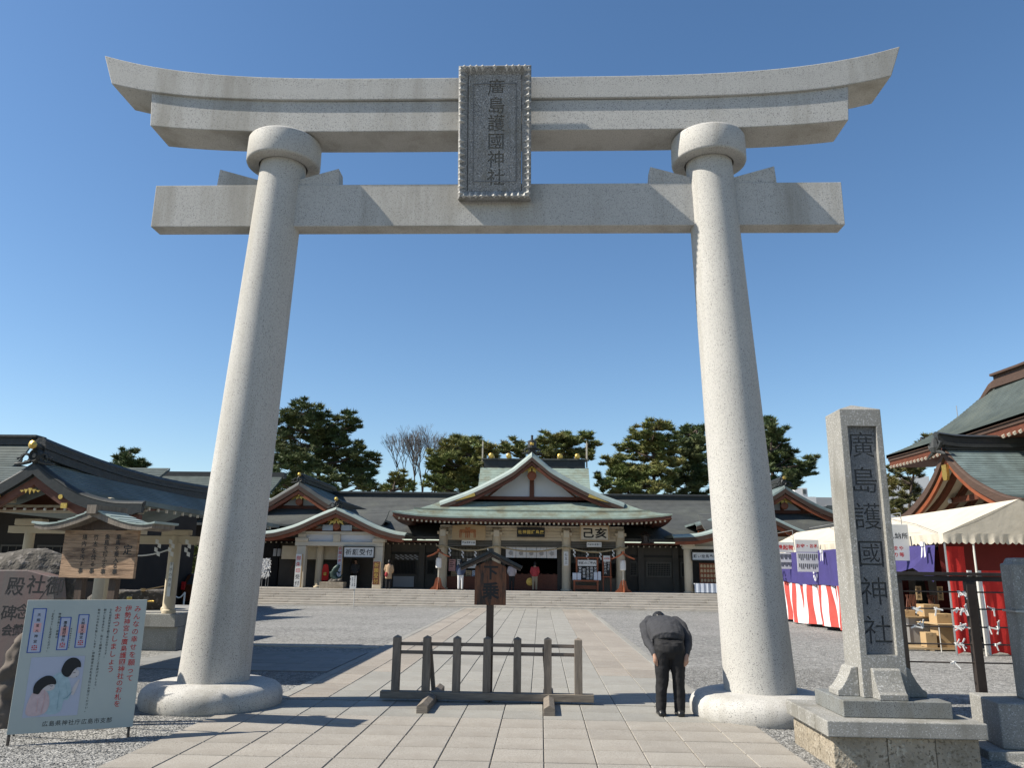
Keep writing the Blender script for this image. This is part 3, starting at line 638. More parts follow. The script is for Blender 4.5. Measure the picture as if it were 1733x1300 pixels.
def gable_roof(root, cx, y0, y1, prof, m_roof, ncourse=22, thick=.12, roll=(.30, .26), board=.22, edge='copper_edge', step=.016, ridge_h=.34, ridge_w=.34, orn=1., ridge_sag=0., boards=('wood_bargeboard', 'wood_redbright'), eave_up=0., ridge_y0=-.05):
    "gable facing -Y: stepped slopes, rolled verge, double bargeboards, ridge with end tile"
    pr = smooth_prof(prof, 40)
    def pt(t): k = min(int(t*40), 39); f = t*40-k; return pr[k]*(1-f)+pr[k+1]*f
    for s in (-1, 1):
        def fn(t, u, s=s):
            p = pt(t); yy = y0+(y1-y0)*u
            return Vector((cx+s*p.x, yy, p.y+eave_up*max(0, t-.5)**2*4*max(0, abs(u-.5)*2-.6)))
        courses(fn, ncourse, 6, step, thick).build('roof_slope', m_roof, root, fix=False)
        # rolled verge
        rows = []
        for a in (0, .35, .7, 1):
            dy, dz = roll[0]*math.sin(a*math.pi/2), roll[1]*(1-math.cos(a*math.pi/2))
            rows.append([Vector((cx+s*max(0, pt(i/30).x-.35*dz), y0-dy, fn(i/30, 0).z-dz+.012)) for i in range(31)])
        MB().grid(rows, (0, .03, -.06)).build('verge_roll', edge, root)
        yb = y0-roll[0]
        for k, (mt, dy, h0, h1) in enumerate(((boards[0], .0, roll[1]+.0, board), (boards[1], .07, roll[1]+board-.01, board*.85))):
            V = []; n_ = 30
            for i in range(n_+1):
                p = pt(i/n_); zz = fn(i/n_, 0).z-h0; x = max(0, p.x-.35*h0)
                hh = h1*(1 if i < n_-1 else .8)
                V.append([Vector((cx+s*x, yb+dy, zz)), Vector((cx+s*x, yb+dy+.09, zz)), Vector((cx+s*x, yb+dy+.09, zz-hh)), Vector((cx+s*x, yb+dy, zz-hh))])
            MB().rings(V).build('bargeboard', mt, root)
    zr = pr[0].y; mb = MB(); rs = []
    for i in range(17):
        u = i/16; y = y0+ridge_y0+(y1-y0-ridge_y0)*u; z = zr-.05-ridge_sag*math.sin(u*math.pi)+ridge_sag*.9*(1-u)**3*1.4
        w = ridge_w/2; h = ridge_h
        rs.append([Vector((cx+a*w, y, z+b*h)) for a, b in ((-1.1, 0), (-1.1, .2), (-.8, .22), (-.8, .42), (-.95, .45), (-.95, .62), (-.7, .66), (-.75, .85), (-.4, 1), (.4, 1), (.75, .85), (.7, .66), (.95, .62), (.95, .45), (.8, .42), (.8, .22), (1.1, .2), (1.1, 0))])
    mb.rings(rs).build('ridge', 'ridge', root)
    if orn:
        o = orn; y = y0+ridge_y0-.12*o; z = zr
        mb = MB(); mb.tube([(cx, y0+ridge_y0-.30*o, z+.40*o), (cx, y0+ridge_y0+.25*o, z+.34*o)], .105*o, 12)
        mb.build('ridge_end_roll', 'ridge', root)
        mb = MB(); mb.rings([[Vector((cx+r*math.cos(2*math.pi*j/20), y0+ridge_y0-.30*o-d, z+.40*o+r*math.sin(2*math.pi*j/20))) for j in range(20)] for r, d in ((.115*o, 0), (.115*o, .02), (.07*o, .035), (.03*o, .05))])
        mb.build('gold_disc', 'gold', root)
        mb = MB(); c = Vector((cx, y, z+.16*o))
        mb.rings([[Vector((cx+.17*o*q*math.cos(2*math.pi*j/14), y+dy, z+.13*o+.21*o*q*math.sin(2*math.pi*j/14))) for j in range(14)] for q, dy in ((1, .1), (1, -.02), (.75, -.06), (.55, -.03), (.3, -.05))])
        for s in (-1, 1):
            for (a0, r0, x0, z0, w) in ((0, .13, .25, .06, .045), (.5, .08, .42, .0, .035)):
                mb.tube([(cx+s*(x0+r0*math.cos(a0+t*5)*(1-t*.35))*o, y-.01, z+(z0+r0*math.sin(a0+t*5)*(1-t*.35))*o) for t in [i/10 for i in range(11)]], [w*o*(1-.6*i/10) for i in range(11)], 6)
            mb.tube([(cx+s*.12*o, y, z-.03*o), (cx+s*.34*o, y, z-.09*o), (cx+s*.55*o, y, z-.10*o)], [.05*o, .045*o, .03*o], 6)
        mb.build('ridge_end_tile', 'ridge', root)
    return pt
def gable_face(root, cx, y, pt, tmax, zb, wall='plaster', beam='wood_red', drop=.5, post=True, king=.09, gold=1.):
    "infill wall, tie beam, struts, king post and gilded pendant below the bargeboards"
    xs_ = [pt(i/20*tmax) for i in range(21)]
    top = [Vector((cx+p.x, y, p.y-drop)) for p in xs_ if p.y-drop > zb]; topl = [Vector((2*cx-v.x, v.y, v.z)) for v in top[::-1]]
    xe = top[-1].x-cx
    poly = topl[:-1]+top+[Vector((cx+xe, y, zb)), Vector((cx-xe, y, zb))]
    MB().prism(poly, (0, .06, 0)).build('gable_wall', wall, root)
    MB().box(cx-xe-.1, cx+xe+.1, y-.10, y-.002, zb-.02, zb+.16).build('tie_beam', beam, root)
    zt = pt(0).y-drop
    if post: MB().box(cx-king, cx+king, y-.09, y-.002, zb+.16, zt-.05).build('king_post', beam, root)
    for s in (-1, 1): MB().bar((cx+s*.1, y-.05, zt-.02), (cx+s*xe*.78, y-.05, zb+.16), .08, .16, (0, 1, 0)).build('strut', beam, root)
    if gold:
        g_ = gold; z = zt-.06; mb = MB(); yy = y-.55
        for s in (-1, 1):
            for dx, dz, w in ((.42, -.20, .10), (.34, -.36, .09), (.14, -.48, .08)):
                mb.prism([(cx, yy, z+.05*g_), (cx+s*dx*g_*.5-s*w*g_*.5, yy, z+dz*g_*.5-w*g_*.5), (cx+s*dx*g_, yy, z+dz*g_), (cx+s*dx*g_*.5+s*w*g_*.7, yy, z+dz*g_*.5+w*g_*.7)], (0, .05, 0))
        mb.lathe((cx, yy, 0), [(0, z-.1*g_), (.11*g_, z-.12*g_), (.11*g_, z-.16*g_), (0, z-.18*g_)], 10)
        mb.build('gilt_pendant', 'gold', root)
        mb = MB(); mb.rings([[Vector((cx+r*math.cos(2*math.pi*j/12), yy+.02+d, z-.42*g_+r*math.sin(2*math.pi*j/12))) for j in range(12)] for r, d in ((.16*g_, .04), (.16*g_, -.02), (.1*g_, -.05))]); mb.build('pendant_boss', 'wood_redbright', root)
def rafters(root, x0, x1, n, y, z, ln=1.6, s=.055, rise=.25, m='wood_red', ends='cream_pale'):
    mb = MB(); me = MB()
    for i in range(n):
        x = x0+(x1-x0)*i/(n-1); mb.bar((x, y, z), (x, y+ln, z+rise*ln), s, s)
        me.box(x-s*.62, x+s*.62, y-.03, y-.001, z-s*.7, z+s*.7)
    mb.build('rafters', m, root, kind='stuff', fix=False); me.build('rafter_ends', ends, root, kind='stuff', fix=False)
def column(root, x, y, z0, z1, r=.24, m='cream'):
    MB().lathe((x, y, 0), [(r*1.25, z0), (r*1.25, z0+.06), (r, z0+.09), (r*.97, z1)], 28).build('column', m, root, smooth=2)
# ================================================================== MAIN HALL
hx = -.50
H = thing('worship_hall', 'main shrine hall with green copper gable roof at the top of the steps', 'shrine hall', (hx, 42.5, ZP))
pt = gable_roof(H, hx, 42.15, 53.5, [(0, 8.05), (.65, 7.5), (1.35, 6.98), (3.23, 6.0), (4.95, 5.34)], 'copper', 30, .14, (.42, .26), .20, ridge_h=.40, ridge_w=.42, orn=1.0, boards=('wood_bargeboard', 'wood_red'))
mb = MB().lathe((hx, 42.0, 0), [(.20, 8.2), (.24, 8.25), (.24, 8.62), (.16, 8.66), (.07, 8.70), (.06, 8.9), (.08, 8.93), (0, 8.97)], 12); mb.build('ridge_finial', 'ridge', H)
gable_face(H, hx, 42.75, pt, .85, 5.52, 'plaster', 'wood_red', .55, gold=1.6, king=.12)
for s in (-1, 1):
    MB().prism([(hx+s*3.0, 41.70, 5.60), (hx+s*4.1, 41.70, 5.30), (hx+s*3.4, 41.70, 5.62), (hx+s*3.05, 41.70, 5.76)], (0, .05, 0)).build('gilt_fitting', 'gold', H)
# skirt roof: front and two sides, concave with raised corners, in two tiers
def skirt(t, u, side):
    w = 4.9+2.30*t; c = (t+.0)*1.0; z = 5.36-.62*t-.36*(1-(1-t)**2)*.9 if t < 1 else 5.36-.62-.324
    yf = 42.3-1.72*t
    if side == 0:
        a = -1+2*u; up = .26*t*t*abs(a)**5
        return Vector((hx+a*w, yf-.10*t*abs(a)**6, z+up))
    y = yf+(53.5+1.7*t-yf)*u; a = abs(1-2*u) ; up = .26*t*t*a**5
    return Vector((hx+side*w, y, z+up))
for side, nm in ((0, 24), (-1, 14), (1, 14)):
    def fn(t, u, side=side): return skirt(t, u, side)
    mb = MB(); n = 16
    for i in range(n):
        a, b = i/n, (i+1)/n; sp_ = .10 if i == 8 else .014
        r0 = [fn(a, j/nm) for j in range(nm+1)]; r1 = [fn(b, j/nm)+Vector((0, 0, sp_ if i == 8 else .014)) for j in range(nm+1)]; r2 = [fn(b, j/nm) for j in range(nm+1)]
        mb.grid([r0, r1]); mb.grid([r1, r2])
    mb.build('skirt_roof', 'copper', H, fix=False)
    # eave: thin copper edge, deep red fascia boards, soffit
    for (nme, mt, d0, d1, ins) in (('eave_edge', 'copper', 0, .07, 0.), ('fascia', 'wood_fascia', .07, .22, .04)):
        rows = []
        for dz, di in ((d0, ins), (d1, ins), (d1, ins+.5)):
            row = []
            for j in range(nm+1):
                p = fn(1, j/nm); q = fn(1-di/1.75, j/nm); row.append(Vector((q.x, q.y, p.z-dz)))
            rows.append(row)
        MB().grid(rows).build(nme, mt, H)
    rows = [[Vector((fn(1-k/1.75*q, j/nm).x, fn(1-k/1.75*q, j/nm).y, fn(1, j/nm).z-.22+.10*k*q)) for j in range(nm+1)] for q, k in ((0, 0), (1, .6), (1, 1.75))]
    MB().grid(rows).build('soffit', 'wood_fascia', H)
me = MB(); mr = MB()
for i in range(59):
    u = .025+.95*i/58; p = skirt(1, u, 0); q = skirt(.9, u, 0)
    me.box(p.x-.045, p.x+.045, q.y-.012, q.y+.03, p.z-.335, p.z-.235); mr.bar((q.x, q.y+.035, p.z-.285), (q.x, 42.4, p.z-.12), .07, .08)
me.build('rafter_ends', 'cream_pale', H, kind='stuff', fix=False); mr.build('rafters', 'wood_fascia', H, kind='stuff', fix=False)
cols = [hx-4.72, hx-1.86, hx+1.86, hx+4.72]
YC = 42.5
for x in cols:
    column(H, x, YC, ZP, 3.95, .245)
    MB().box(x-.30, x+.30, YC-.36, YC+.3, 3.60, 3.76).build('bracket', 'cream', H, bev=.02)
    MB().box(x-.15, x+.15, YC-.40, YC-.24, 3.50, 3.86).build('nose_block', 'cream_pale', H, bev=.02)
for x0, x1 in zip(cols[:-1], cols[1:]):
    for k in range(4): MB().box(x0+.235, x1-.235, YC-.08+.02*(k % 2), YC+.1, 3.32+.165*k+.004, 3.32+.165*(k+1)-.004).build('frieze_board', 'cream', H)
    MB().box(x0+.23, x1-.23, YC-.03, YC+.1, 2.98, 3.315).build('transom_band', 'lattice', H)
    mb = MB()
    for k in range(3): mb.box(x0+.24, x1-.24, YC-.045, YC-.032, 3.04+.09*k, 3.065+.09*k)
    mb.build('transom_slats', 'wall_dark', H, kind='stuff')
MB().box(hx-4.9, hx+4.9, YC-.14, YC+.16, 3.99, 4.10).build('eave_beam', 'cream_pale', H)
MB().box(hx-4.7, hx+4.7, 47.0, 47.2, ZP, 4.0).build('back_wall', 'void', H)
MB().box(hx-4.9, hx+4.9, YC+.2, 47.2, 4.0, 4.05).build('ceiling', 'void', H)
for s in (-1, 1):
    x0, x1 = (cols[0], cols[1]) if s < 0 else (cols[2], cols[3])
    MB().box(x0+.1, x1-.1, 43.2, 43.3, ZP, 2.98).build('bay_wall', 'lattice', H)
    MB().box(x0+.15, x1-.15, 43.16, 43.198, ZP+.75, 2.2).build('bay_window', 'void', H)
    mb = MB()
    for k in range(14): xx = x0+.2+(x1-x0-.4)*k/13; mb.box(xx-.012, xx+.012, 43.13, 43.158, ZP+.75, 2.95)
    for k in range(5): mb.box(x0+.2, x1-.2, 43.125, 43.155, 1.6+.28*k, 1.62+.28*k)
    mb.build('window_bars', 'wall_dark', H, kind='stuff')
    MB().box(hx+s*4.72-.1, hx+s*4.72+.1, YC+.2, 53, ZP, 4.6).build('side_wall', 'wall_dark', H)
    MB().box(x0+.22, x1-.22, 42.66, 42.74, ZP, 1.42).build('front_panel', 'wood_red' if s < 0 else 'lattice', H)
for x in (cols[1]+.35, cols[2]-.35): MB().box(x-.12, x+.12, 42.7, 42.9, ZP, 2.98).build('door_jamb', 'wall_dark', H)
# rear sanctuary roof above
G2 = thing('inner_sanctuary', 'small dark ridged sanctuary roof with forked finials rising behind the main gable', 'shrine building', (hx, 58, ZP))
for s in (-1, 1):
    def fn(t, u, s=s): return Vector((hx-4.0+8.0*u, 58+s*(.35+2.6*t), 9.2-2.2*t+.5*t*(t-1)*1.2))
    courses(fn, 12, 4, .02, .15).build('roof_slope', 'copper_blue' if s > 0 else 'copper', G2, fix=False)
MB().box(hx-3.75, hx+3.75, 57.6, 58.4, 9.05, 9.75).build('ridge', 'ridge', G2)
MB().box(hx-3.9, hx+3.9, 57.5, 58.5, 9.76, 9.86).build('ridge_cap', 'slate', G2)
MB().box(hx-3.6, hx+3.6, 57.0, 60.5, ZP, 8.4).build('wall', 'wall_dark', G2)
for dx in (-3.2, -1.9, 1.9, 3.2):
    MB().rings([[Vector((hx+dx+.2*q*math.cos(2*math.pi*j/16), 57.45-d, 10.05+.2*q*math.sin(2*math.pi*j/16))) for j in range(16)] for q, d in ((1, -.9), (1, 0), (.6, .05))]).build('billet_end', 'gold', G2)
for dx in (-3.9, 3.9): MB().prism([(hx+dx-.05, 58, 9.3), (hx+dx+.05, 58, 9.3), (hx+dx+.05, 58, 11.1), (hx+dx, 58, 11.3), (hx+dx-.05, 58, 11.1)], (0, .2, 0)).build('forked_finial', 'cream_pale', G2)
# things hung on / standing at the hall
def board_sign(name, label, cat, txt, x0, x1, z0, z1, y, face, ink, frame=None, size=None, off=.012, depth=.05, step=None, along='u', group=None, sx=1):
    t = thing(name, label, cat, ((x0+x1)/2, y, z0), group)
    MB().box(x0, x1, y, y+depth, z0, z1).build('board', face, t, bev=.006)
    if frame:
        w = .05
        for a in ((x0-w, x1+w, z0-w, z0), (x0-w, x1+w, z1, z1+w), (x0-w, x0, z0, z1), (x1, x1+w, z0, z1)): MB().box(a[0], a[1], y-.03, y+depth, a[2], a[3]).build('frame', frame, t)
    if txt:
        mb = MB(); n = len(txt); L_ = (x1-x0) if along == 'u' else (z1-z0); sz = size or min(L_/n*.86, (z1-z0)*.8 if along == 'u' else (x1-x0)*.8)
        write(mb, txt, ((x0+x1)/2, y-.0005, (z0+z1)/2), X_, Z_, sz, step or L_*.94/n, along, off=off, extr=.01, sx=sx); mb.build('lettering', ink, t)
    return t
# worked out at the hall front plane
a, b = P(765, 914, 42.0), P(822, 888, 42.0)
hp = thing('horse_plaque', 'wide pale wooden votive plaque painted with two brown horses, left of the name board', 'plaque', ((a.x+b.x)/2, 42.0, a.z))
MB().prism([(a.x, 42.0, a.z), (b.x, 42.0, a.z), (b.x, 42.0, b.z-.08), ((a.x+b.x)/2, 42.0, b.z), (a.x, 42.0, b.z-.08)], (0, .06, 0)).build('board', 'board_tan', hp)
mb = MB()
for cx0, fl in ((a.x+.62, 1), (a.x+1.02, -1)):
    c = Vector((cx0, 41.99, (a.z+b.z)/2))
    def hp_(u, v): return c+Vector((fl*u, -.004*(fl > 0), v))
    mb.prism([hp_(-.26, .02), (hp_(-.22, .14)), hp_(.02, .15), hp_(.16, .14), hp_(.25, .27), hp_(.36, .22), hp_(.34, .17), hp_(.26, .14), hp_(.20, -.02), hp_(.0, -.05)], (0, .006, 0))
    for lx in (-.24, -.17, .08, .16): mb.prism([hp_(lx, .02), hp_(lx+.06, .02), hp_(lx+.04, -.30), hp_(lx+.0, -.30)], (0, .006, 0))
mb.build('painted_horses', 'horse', hp)
a, b = P(875, 909, 42.0), P(922, 893, 42.0)
nb = board_sign('name_board', 'black and gold framed board reading 社神國護島廣 in the middle of the hall front', 'sign', '社神國護島廣', a.x, b.x, a.z, b.z, 41.95, 'ink', 'gold', off=.02)
for c in nb.children:
    if c.name.startswith('lettering'): c.data.materials[0] = MT['gold']
a, b = P(983, 914, 42.0), P(1029, 892, 42.0)
board_sign('calligraphy_board', 'cream framed board with two bold black brush characters, right of the name board', 'sign', '己亥', a.x, b.x, a.z, b.z, 41.95, 'cream_pale', 'ink', 'board_tan', off=.03, sx=1.15)
for (x0, x1, y0, y1, tx, lab) in ((781, 805, 923, 914.5, '奉納茂野兵衛', 'small white donor label below the horse plaque'), (993, 1018, 926, 918, '奉納安達春汀', 'small white donor label below the calligraphy board')):
    a, b = P(x0, y0, 42.1), P(x1, y1, 42.1); board_sign('donor_label', lab, 'label', tx, a.x, b.x, a.z, b.z, 42.1, 'sign_white', None and 'ink', 'ink') if False else board_sign('donor_label', lab, 'label', tx, a.x, b.x, a.z, b.z, 42.1, 'sign_white', 'ink')
# straw rope with paper streamers
rp = thing('straw_rope', 'thick twisted straw rope draped in swags along the hall columns with white paper streamers', 'rope', (hx, 42.15, 3.0))
pts = []; ends_ = [hx-5.05]+cols+[hx+5.05]
for x0, x1 in zip(ends_[:-1], ends_[1:]):
    for i in range(12):
        t = i/12; x = x0+(x1-x0)*t; w = min(1, (x1-x0)/2.6); z = 3.02-.26*w*(1-(2*t-1)**2)+.03*(rnd.random()-.5); pts.append((x, 42.16-.04*math.sin(t*3.14), z))
pts.append((ends_[-1], 42.16, 3.0)); MB().tube(pts, [.035+.018*math.sin(i*1.3)**2+(.012 if i % 12 in (5, 6, 7) else 0) for i in range(len(pts))], 8).build('rope', 'rope', rp)
def streamer(x, y, z, parent, h=.46, w=.065, m='paper'):
    mb = MB(); zz = z
    for i in range(4):
        o = (w*.45)*(1 if i % 2 else -1); hh = h/4
        mb.prism([(x-w/2+o, y-.004*i, zz), (x+w/2+o, y-.004*i, zz-.3*hh), (x+w/2+o, y-.004*i, zz-1.25*hh), (x-w/2+o, y-.004*i, zz-.95*hh)], (0, .004, 0)); zz -= hh*.9
    mb.build('paper_streamer', m, parent)
for x0, x1 in zip(cols[:-1], cols[1:]):
    if x0 == cols[1]: continue
    for k in range(4): t = (k+.6)/4.2; streamer(x0+(x1-x0)*t, 42.1, 3.0-.2*(1-(2*t-1)**2), rp)
# crest curtain over the entrance
a, b = P(856, 944, 42.6), P(943, 930, 42.6)
ct = thing('crest_curtain', 'short white entrance curtain with pale grey crests hanging over the dark doorway', 'curtain', ((a.x+b.x)/2, 42.6, a.z))
for k in range(5):
    x0 = a.x+(b.x-a.x)*k/5; x1 = a.x+(b.x-a.x)*(k+1)/5-.02
    MB().grid([[Vector((x0+(x1-x0)*j/8, 42.6+.025*math.sin(j*1.7+k), z)) for j in range(9)] for z in (b.z+.1, a.z)], (0, .01, 0)).build('curtain_panel', 'cloth_white', ct)
    c = Vector(((x0+x1)/2, 42.565, (a.z+b.z)/2)); mb = MB()
    mb.prism([c+Vector((.13*math.cos(q*math.pi/5)*(1 if q % 2 else .82), 0, .13*math.sin(q*math.pi/5)*(1 if q % 2 else .82))) for q in range(10)], (0, .006, 0)); mb.build('crest', 'grey_wall', ct)
# offering box
ob_ = thing('offering_box', 'long brown wooden offering box with a round gold crest inside the doorway', 'offering box', (-.9, 42.9, ZP))
MB().box(-2.1, 1.0, 42.75, 43.2, ZP, ZP+.84).build('box', 'wood_red', ob_, bev=.02)
for k in range(9): MB().box(-2.05+.34*k, -1.95+.34*k, 42.78, 43.18, ZP+.842, ZP+.88).build('slat', 'wood_red', ob_)
c = P(897, 985, 42.73); MB().rings([[Vector((c.x+r*math.cos(2*math.pi*j/20), 42.745-d, c.z+r*math.sin(2*math.pi*j/20))) for j in range(20)] for r, d in ((.20, 0), (.20, .02), (.12, .03), (.1, .02))]).build('crest', 'gold', ob_)
# posters in the left bay
pi_ = 0
for (x0, x1, y0, y1, m_, lab) in ((759, 771, 967, 947, 'ink_pale_red', 'pink poster at the left end of the hall bay'), (773, 780, 960, 947, 'paper', 'narrow white poster beside the pink one'), (790, 806, 962, 946, 'paper', 'large white poster in the middle of the hall bay'), (763, 778, 976, 968, 'board_tan', 'tan picture notice below the pink poster'), (788, 798, 976, 966, 'board_tan', 'tan picture notice below the large white poster'), (799, 806, 976, 966, 'paper_blue', 'pale blue notice at the right end of the bay')):
    a, b = P(x0, y0, 43.05), P(x1, y1, 43.05); t = board_sign('poster', lab, 'poster', None, a.x, b.x, a.z, b.z, 43.05, m_, 'ink', depth=.02)
    mb = MB()
    for k in range(4): mb.box(a.x+.05, b.x-.05-.08*(k % 2), 43.045, 43.049, b.z-.10-.1*k, b.z-.07-.1*k)
    mb.build('print', 'ink_soft', t, kind='stuff')
# stands in the right bay
tb = thing('reception_table', 'long brown wooden table with folded leaflets under the prayer guide frame', 'table', (2.4, 42.0, ZP))
a, b = P(970, 1000, 42.0), P(1013, 982, 42.0)
MB().box(a.x, b.x, 41.8, 42.2, ZP+.50, ZP+.58).build('table_top', 'wood_redbright', tb, bev=.01)
for x in (a.x+.06, b.x-.06):
    for y in (41.85, 42.15): MB().box(x-.04, x+.04, y-.04, y+.04, ZP, ZP+.5).build('leg', 'wood_redbright', tb)
MB().box(a.x+.1, b.x-.1, 42.1, 42.14, ZP+.12, ZP+.3).build('stretcher', 'wood_redbright', tb)
gd = thing('guide_frame', 'red wooden frame headed 祈願のご案内 with rows of white writing on black', 'notice', (2.5, 42.1, ZP+.58))
a, b = P(976, 981, 42.1), P(1011, 946, 42.1)
for x in (a.x, b.x): MB().box(x-.04, x+.04, 42.05, 42.15, ZP+.58, b.z).build('frame_post', 'wood_redbright', gd)
MB().box(a.x-.1, b.x+.1, 42.04, 42.16, b.z, b.z+.07).build('frame_top', 'wood_redbright', gd)
MB().box(a.x+.05, b.x-.05, 42.08, 42.12, ZP+.6, b.z-.42).build('black_panel', 'ink', gd)
MB().box(a.x+.06, b.x-.06, 42.06, 42.1, b.z-.38, b.z-.08).build('header', 'sign_white', gd)
mb = MB(); write(mb, '祈願のご案内', ((a.x+b.x)/2, 42.059, b.z-.23), X_, Z_, .15, .155, 'u', off=.02, extr=.004); mb.build('header_lettering', 'ink', gd)
mb = MB()
for k, w_ in enumerate(('安産祈願', '初宮詣', '七五三詣', '厄除祈願', '交通安全')): write(mb, w_, (a.x+.18+.20*k, 42.079, (ZP+.6+b.z-.42)/2), X_, Z_, .15, .165, 'v', off=.015, extr=.004)
mb.build('panel_lettering', 'paper', gd)
for k, (x0, x1, y0, y1) in enumerate(((969, 976, 979, 970), (977, 983, 979, 970), (1005, 1011, 979, 969), (1012, 1017, 979, 968))):
    a, b = P(x0, y0, 41.85), P(x1, y1, 41.85); board_sign('leaflet_stand', 'pale blue leaflet stand on the brown table, %s' % ('leftmost of four', 'second from the left', 'third from the left', 'rightmost of four')[k], 'leaflet stand', None, a.x, b.x, ZP+.58, b.z, 41.85, 'paper_blue', 'ink', depth=.05)
am = thing('lecture_stand', 'narrow brown stand with a tall black price board beside the table', 'notice', (3.4, 42.1, ZP))
a, b = P(1021, 999, 42.1), P(1033, 941, 42.1)
for x in (a.x, b.x): MB().box(x-.03, x+.03, 42.05, 42.15, ZP, b.z).build('stand_post', 'wood_redbright', am)
MB().box(a.x-.05, b.x+.05, 41.95, 42.2, ZP+.72, ZP+.78).build('shelf', 'wood_redbright', am)
MB().box(a.x+.04, b.x-.04, 42.06, 42.1, ZP+.8, b.z-.35).build('black_panel', 'ink', am); MB().box(a.x+.02, b.x-.02, 42.04, 42.1, b.z-.3, b.z).build('header', 'sign_white', am)
mb = MB(); write(mb, '初穂料', ((a.x+b.x)/2, 42.039, b.z-.15), X_, Z_, .10, .1, 'u', off=.02, extr=.004); mb.build('header_lettering', 'ink_red', am)
mb = MB(); write(mb, '祈願料壱万円', ((a.x+b.x)/2-.08, 42.059, 2.05), X_, Z_, .12, .14, 'v', off=.01, extr=.004); write(mb, '御守各種', ((a.x+b.x)/2+.1, 42.059, 2.1), X_, Z_, .12, .14, 'v', off=.01, extr=.004); mb.build('panel_lettering', 'paper', am)
a, b = P(954, 958, 42.2), P(962, 934, 42.2)
board_sign('column_notice', 'narrow white notice fixed to the column right of the doorway', 'notice', '七五三', a.x, b.x, a.z, b.z, 42.2, 'sign_white', 'ink', along='v', size=.16, step=.2)
# standing lanterns
def lantern(x, lab):
    t = thing('standing_lantern', lab, 'lantern', (x, 41.2, ZP), 'roofed standing lanterns on the platform')
    y = 41.2
    MB().bar((x-.0, y, ZP+.35), (x, y, ZP+1.75), .07, .07, (0, 1, 0)).build('pole', 'cream_pale', t)
    for s in (-1, 1):
        MB().prism([(x+s*.06, y-.03, ZP+.62), (x+s*.13, y-.03, ZP+.55), (x+s*.22, y-.03, ZP+.2), (x+s*.42, y-.03, ZP+.02), (x+s*.42, y-.03, ZP), (x+s*.05, y-.03, ZP)], (0, .06, 0)).build('foot', 'wood_redbright', t)
        MB().prism([(x-.03, y+s*.06, ZP+.62), (x-.03, y+s*.2, ZP+.25), (x-.03, y+s*.38, ZP), (x-.03, y+s*.05, ZP)], (.06, 0, 0)).build('foot', 'wood_redbright', t)
    MB().lathe((x, y, 0), [(.10, ZP+1.08), (.15, ZP+1.11), (.155, ZP+1.25), (.155, ZP+1.45), (.145, ZP+1.58), (.10, ZP+1.61)], 20).build('paper_shade', 'paper', t, smooth=2)
    for s in (-1, 1): MB().prism([(x, y-.32, ZP+1.98), (x+s*.28, y-.32, ZP+1.80), (x+s*.58, y-.32, ZP+1.68), (x+s*.58, y-.32, ZP+1.63), (x+s*.28, y-.32, ZP+1.73), (x, y-.32, ZP+1.90)], (0, .64, 0)).build('lantern_roof', 'wood_redbright', t)
    MB().box(x-.05, x+.05, y-.36, y+.36, ZP+1.95, ZP+2.04).build('roof_ridge', 'wood_redbright', t)
    return t
lantern(P(741, 998, 41.2).x, 'red roofed paper lantern standing by the left end column of the hall')
lantern(P(1055, 1001, 41.2).x, 'red roofed paper lantern standing by the right end column of the hall')
hl = thing('hanging_lantern', 'dark bronze hanging lantern under the eaves right of the hall', 'lantern', P(1092, 920, 42.5))
c = P(1092, 920, 42.5)
MB().lathe(c, [(.24, -.02), (.26, .02), (.20, .06), (.19, .38), (.36, .42), (.22, .52), (.08, .62), (.0, .64)], 6).build('lantern_body', 'bronze', hl)
MB().tube([c+Vector((0, 0, .6)), c+Vector((0, 0, 1.3))], .012, 5).build('chain', 'bronze', hl)
# ================================================================== CORRIDOR BEHIND
C2 = thing('long_corridor', 'long low corridor building with a dark slate roof running behind the hall on both sides', 'corridor building', (0, 44, ZP))
def fn(t, u): return Vector((-15.5+31.0*u, 50-6.9*t, 6.35-2.85*t-.35*math.sin(t*math.pi)))
courses(fn, 40, 4, .018, .15).build('roof_slope', 'slate', C2, fix=False)
MB().box(-15.7, 15.5, 49.75, 50.25, 6.2, 6.42).build('ridge', 'ridge', C2); MB().box(-15.7, 15.5, 49.65, 50.35, 6.425, 6.50).build('ridge_cap', 'ridge', C2); MB().box(-15.7, 15.5, 49.7, 50.3, 6.505, 6.56).build('ridge_top', 'slate', C2)
for x0, x1 in ((-16, hx-4.9), (hx+4.9, 16)):
    MB().box(x0, x1, 44.0, 44.15, ZP, 3.3).build('wall', 'wall_brown', C2)
    n = int((x1-x0)/.28); rafters(C2, x0, x1, n, 43.25, 3.10, .8, .05, .15, 'wall_dark', 'cream')
    MB().box(x0, x1, 43.2, 44.0, 3.20, 3.3).build('eave', 'wood_red', C2)
    MB().box(x0, x1, 43.95, 43.998, 2.55, 2.68).build('lintel', 'wall_dark', C2)
def window(root, x0, x1, z0, z1, y, nx, nz, bars='cream', glass='void', fw=.06):
    f = MB()
    for a in ((x0, x1, z0, z0+fw), (x0, x1, z1-fw, z1), (x0, x0+fw, z0+fw, z1-fw), (x1-fw, x1, z0+fw, z1-fw)): f.box(a[0], a[1], y-.05, y, a[2], a[3])
    fo = f.build('window_frame', bars, root)
    MB().box(x0+fw, x1-fw, y-.015, y-.002, z0+fw, z1-fw).build('pane', glass, fo)
    mb = MB()
    for i in range(1, nx): x = x0+(x1-x0)*i/nx; mb.box(x-.012, x+.012, y-.03, y-.017, z0+fw, z1-fw)
    for i in range(1, nz): z = z0+(z1-z0)*i/nz; mb.box(x0+fw, x1-fw, y-.036, y-.031, z-.012, z+.012)
    if mb.v: mb.build('lattice_bars', bars, fo, kind='stuff')
    return fo
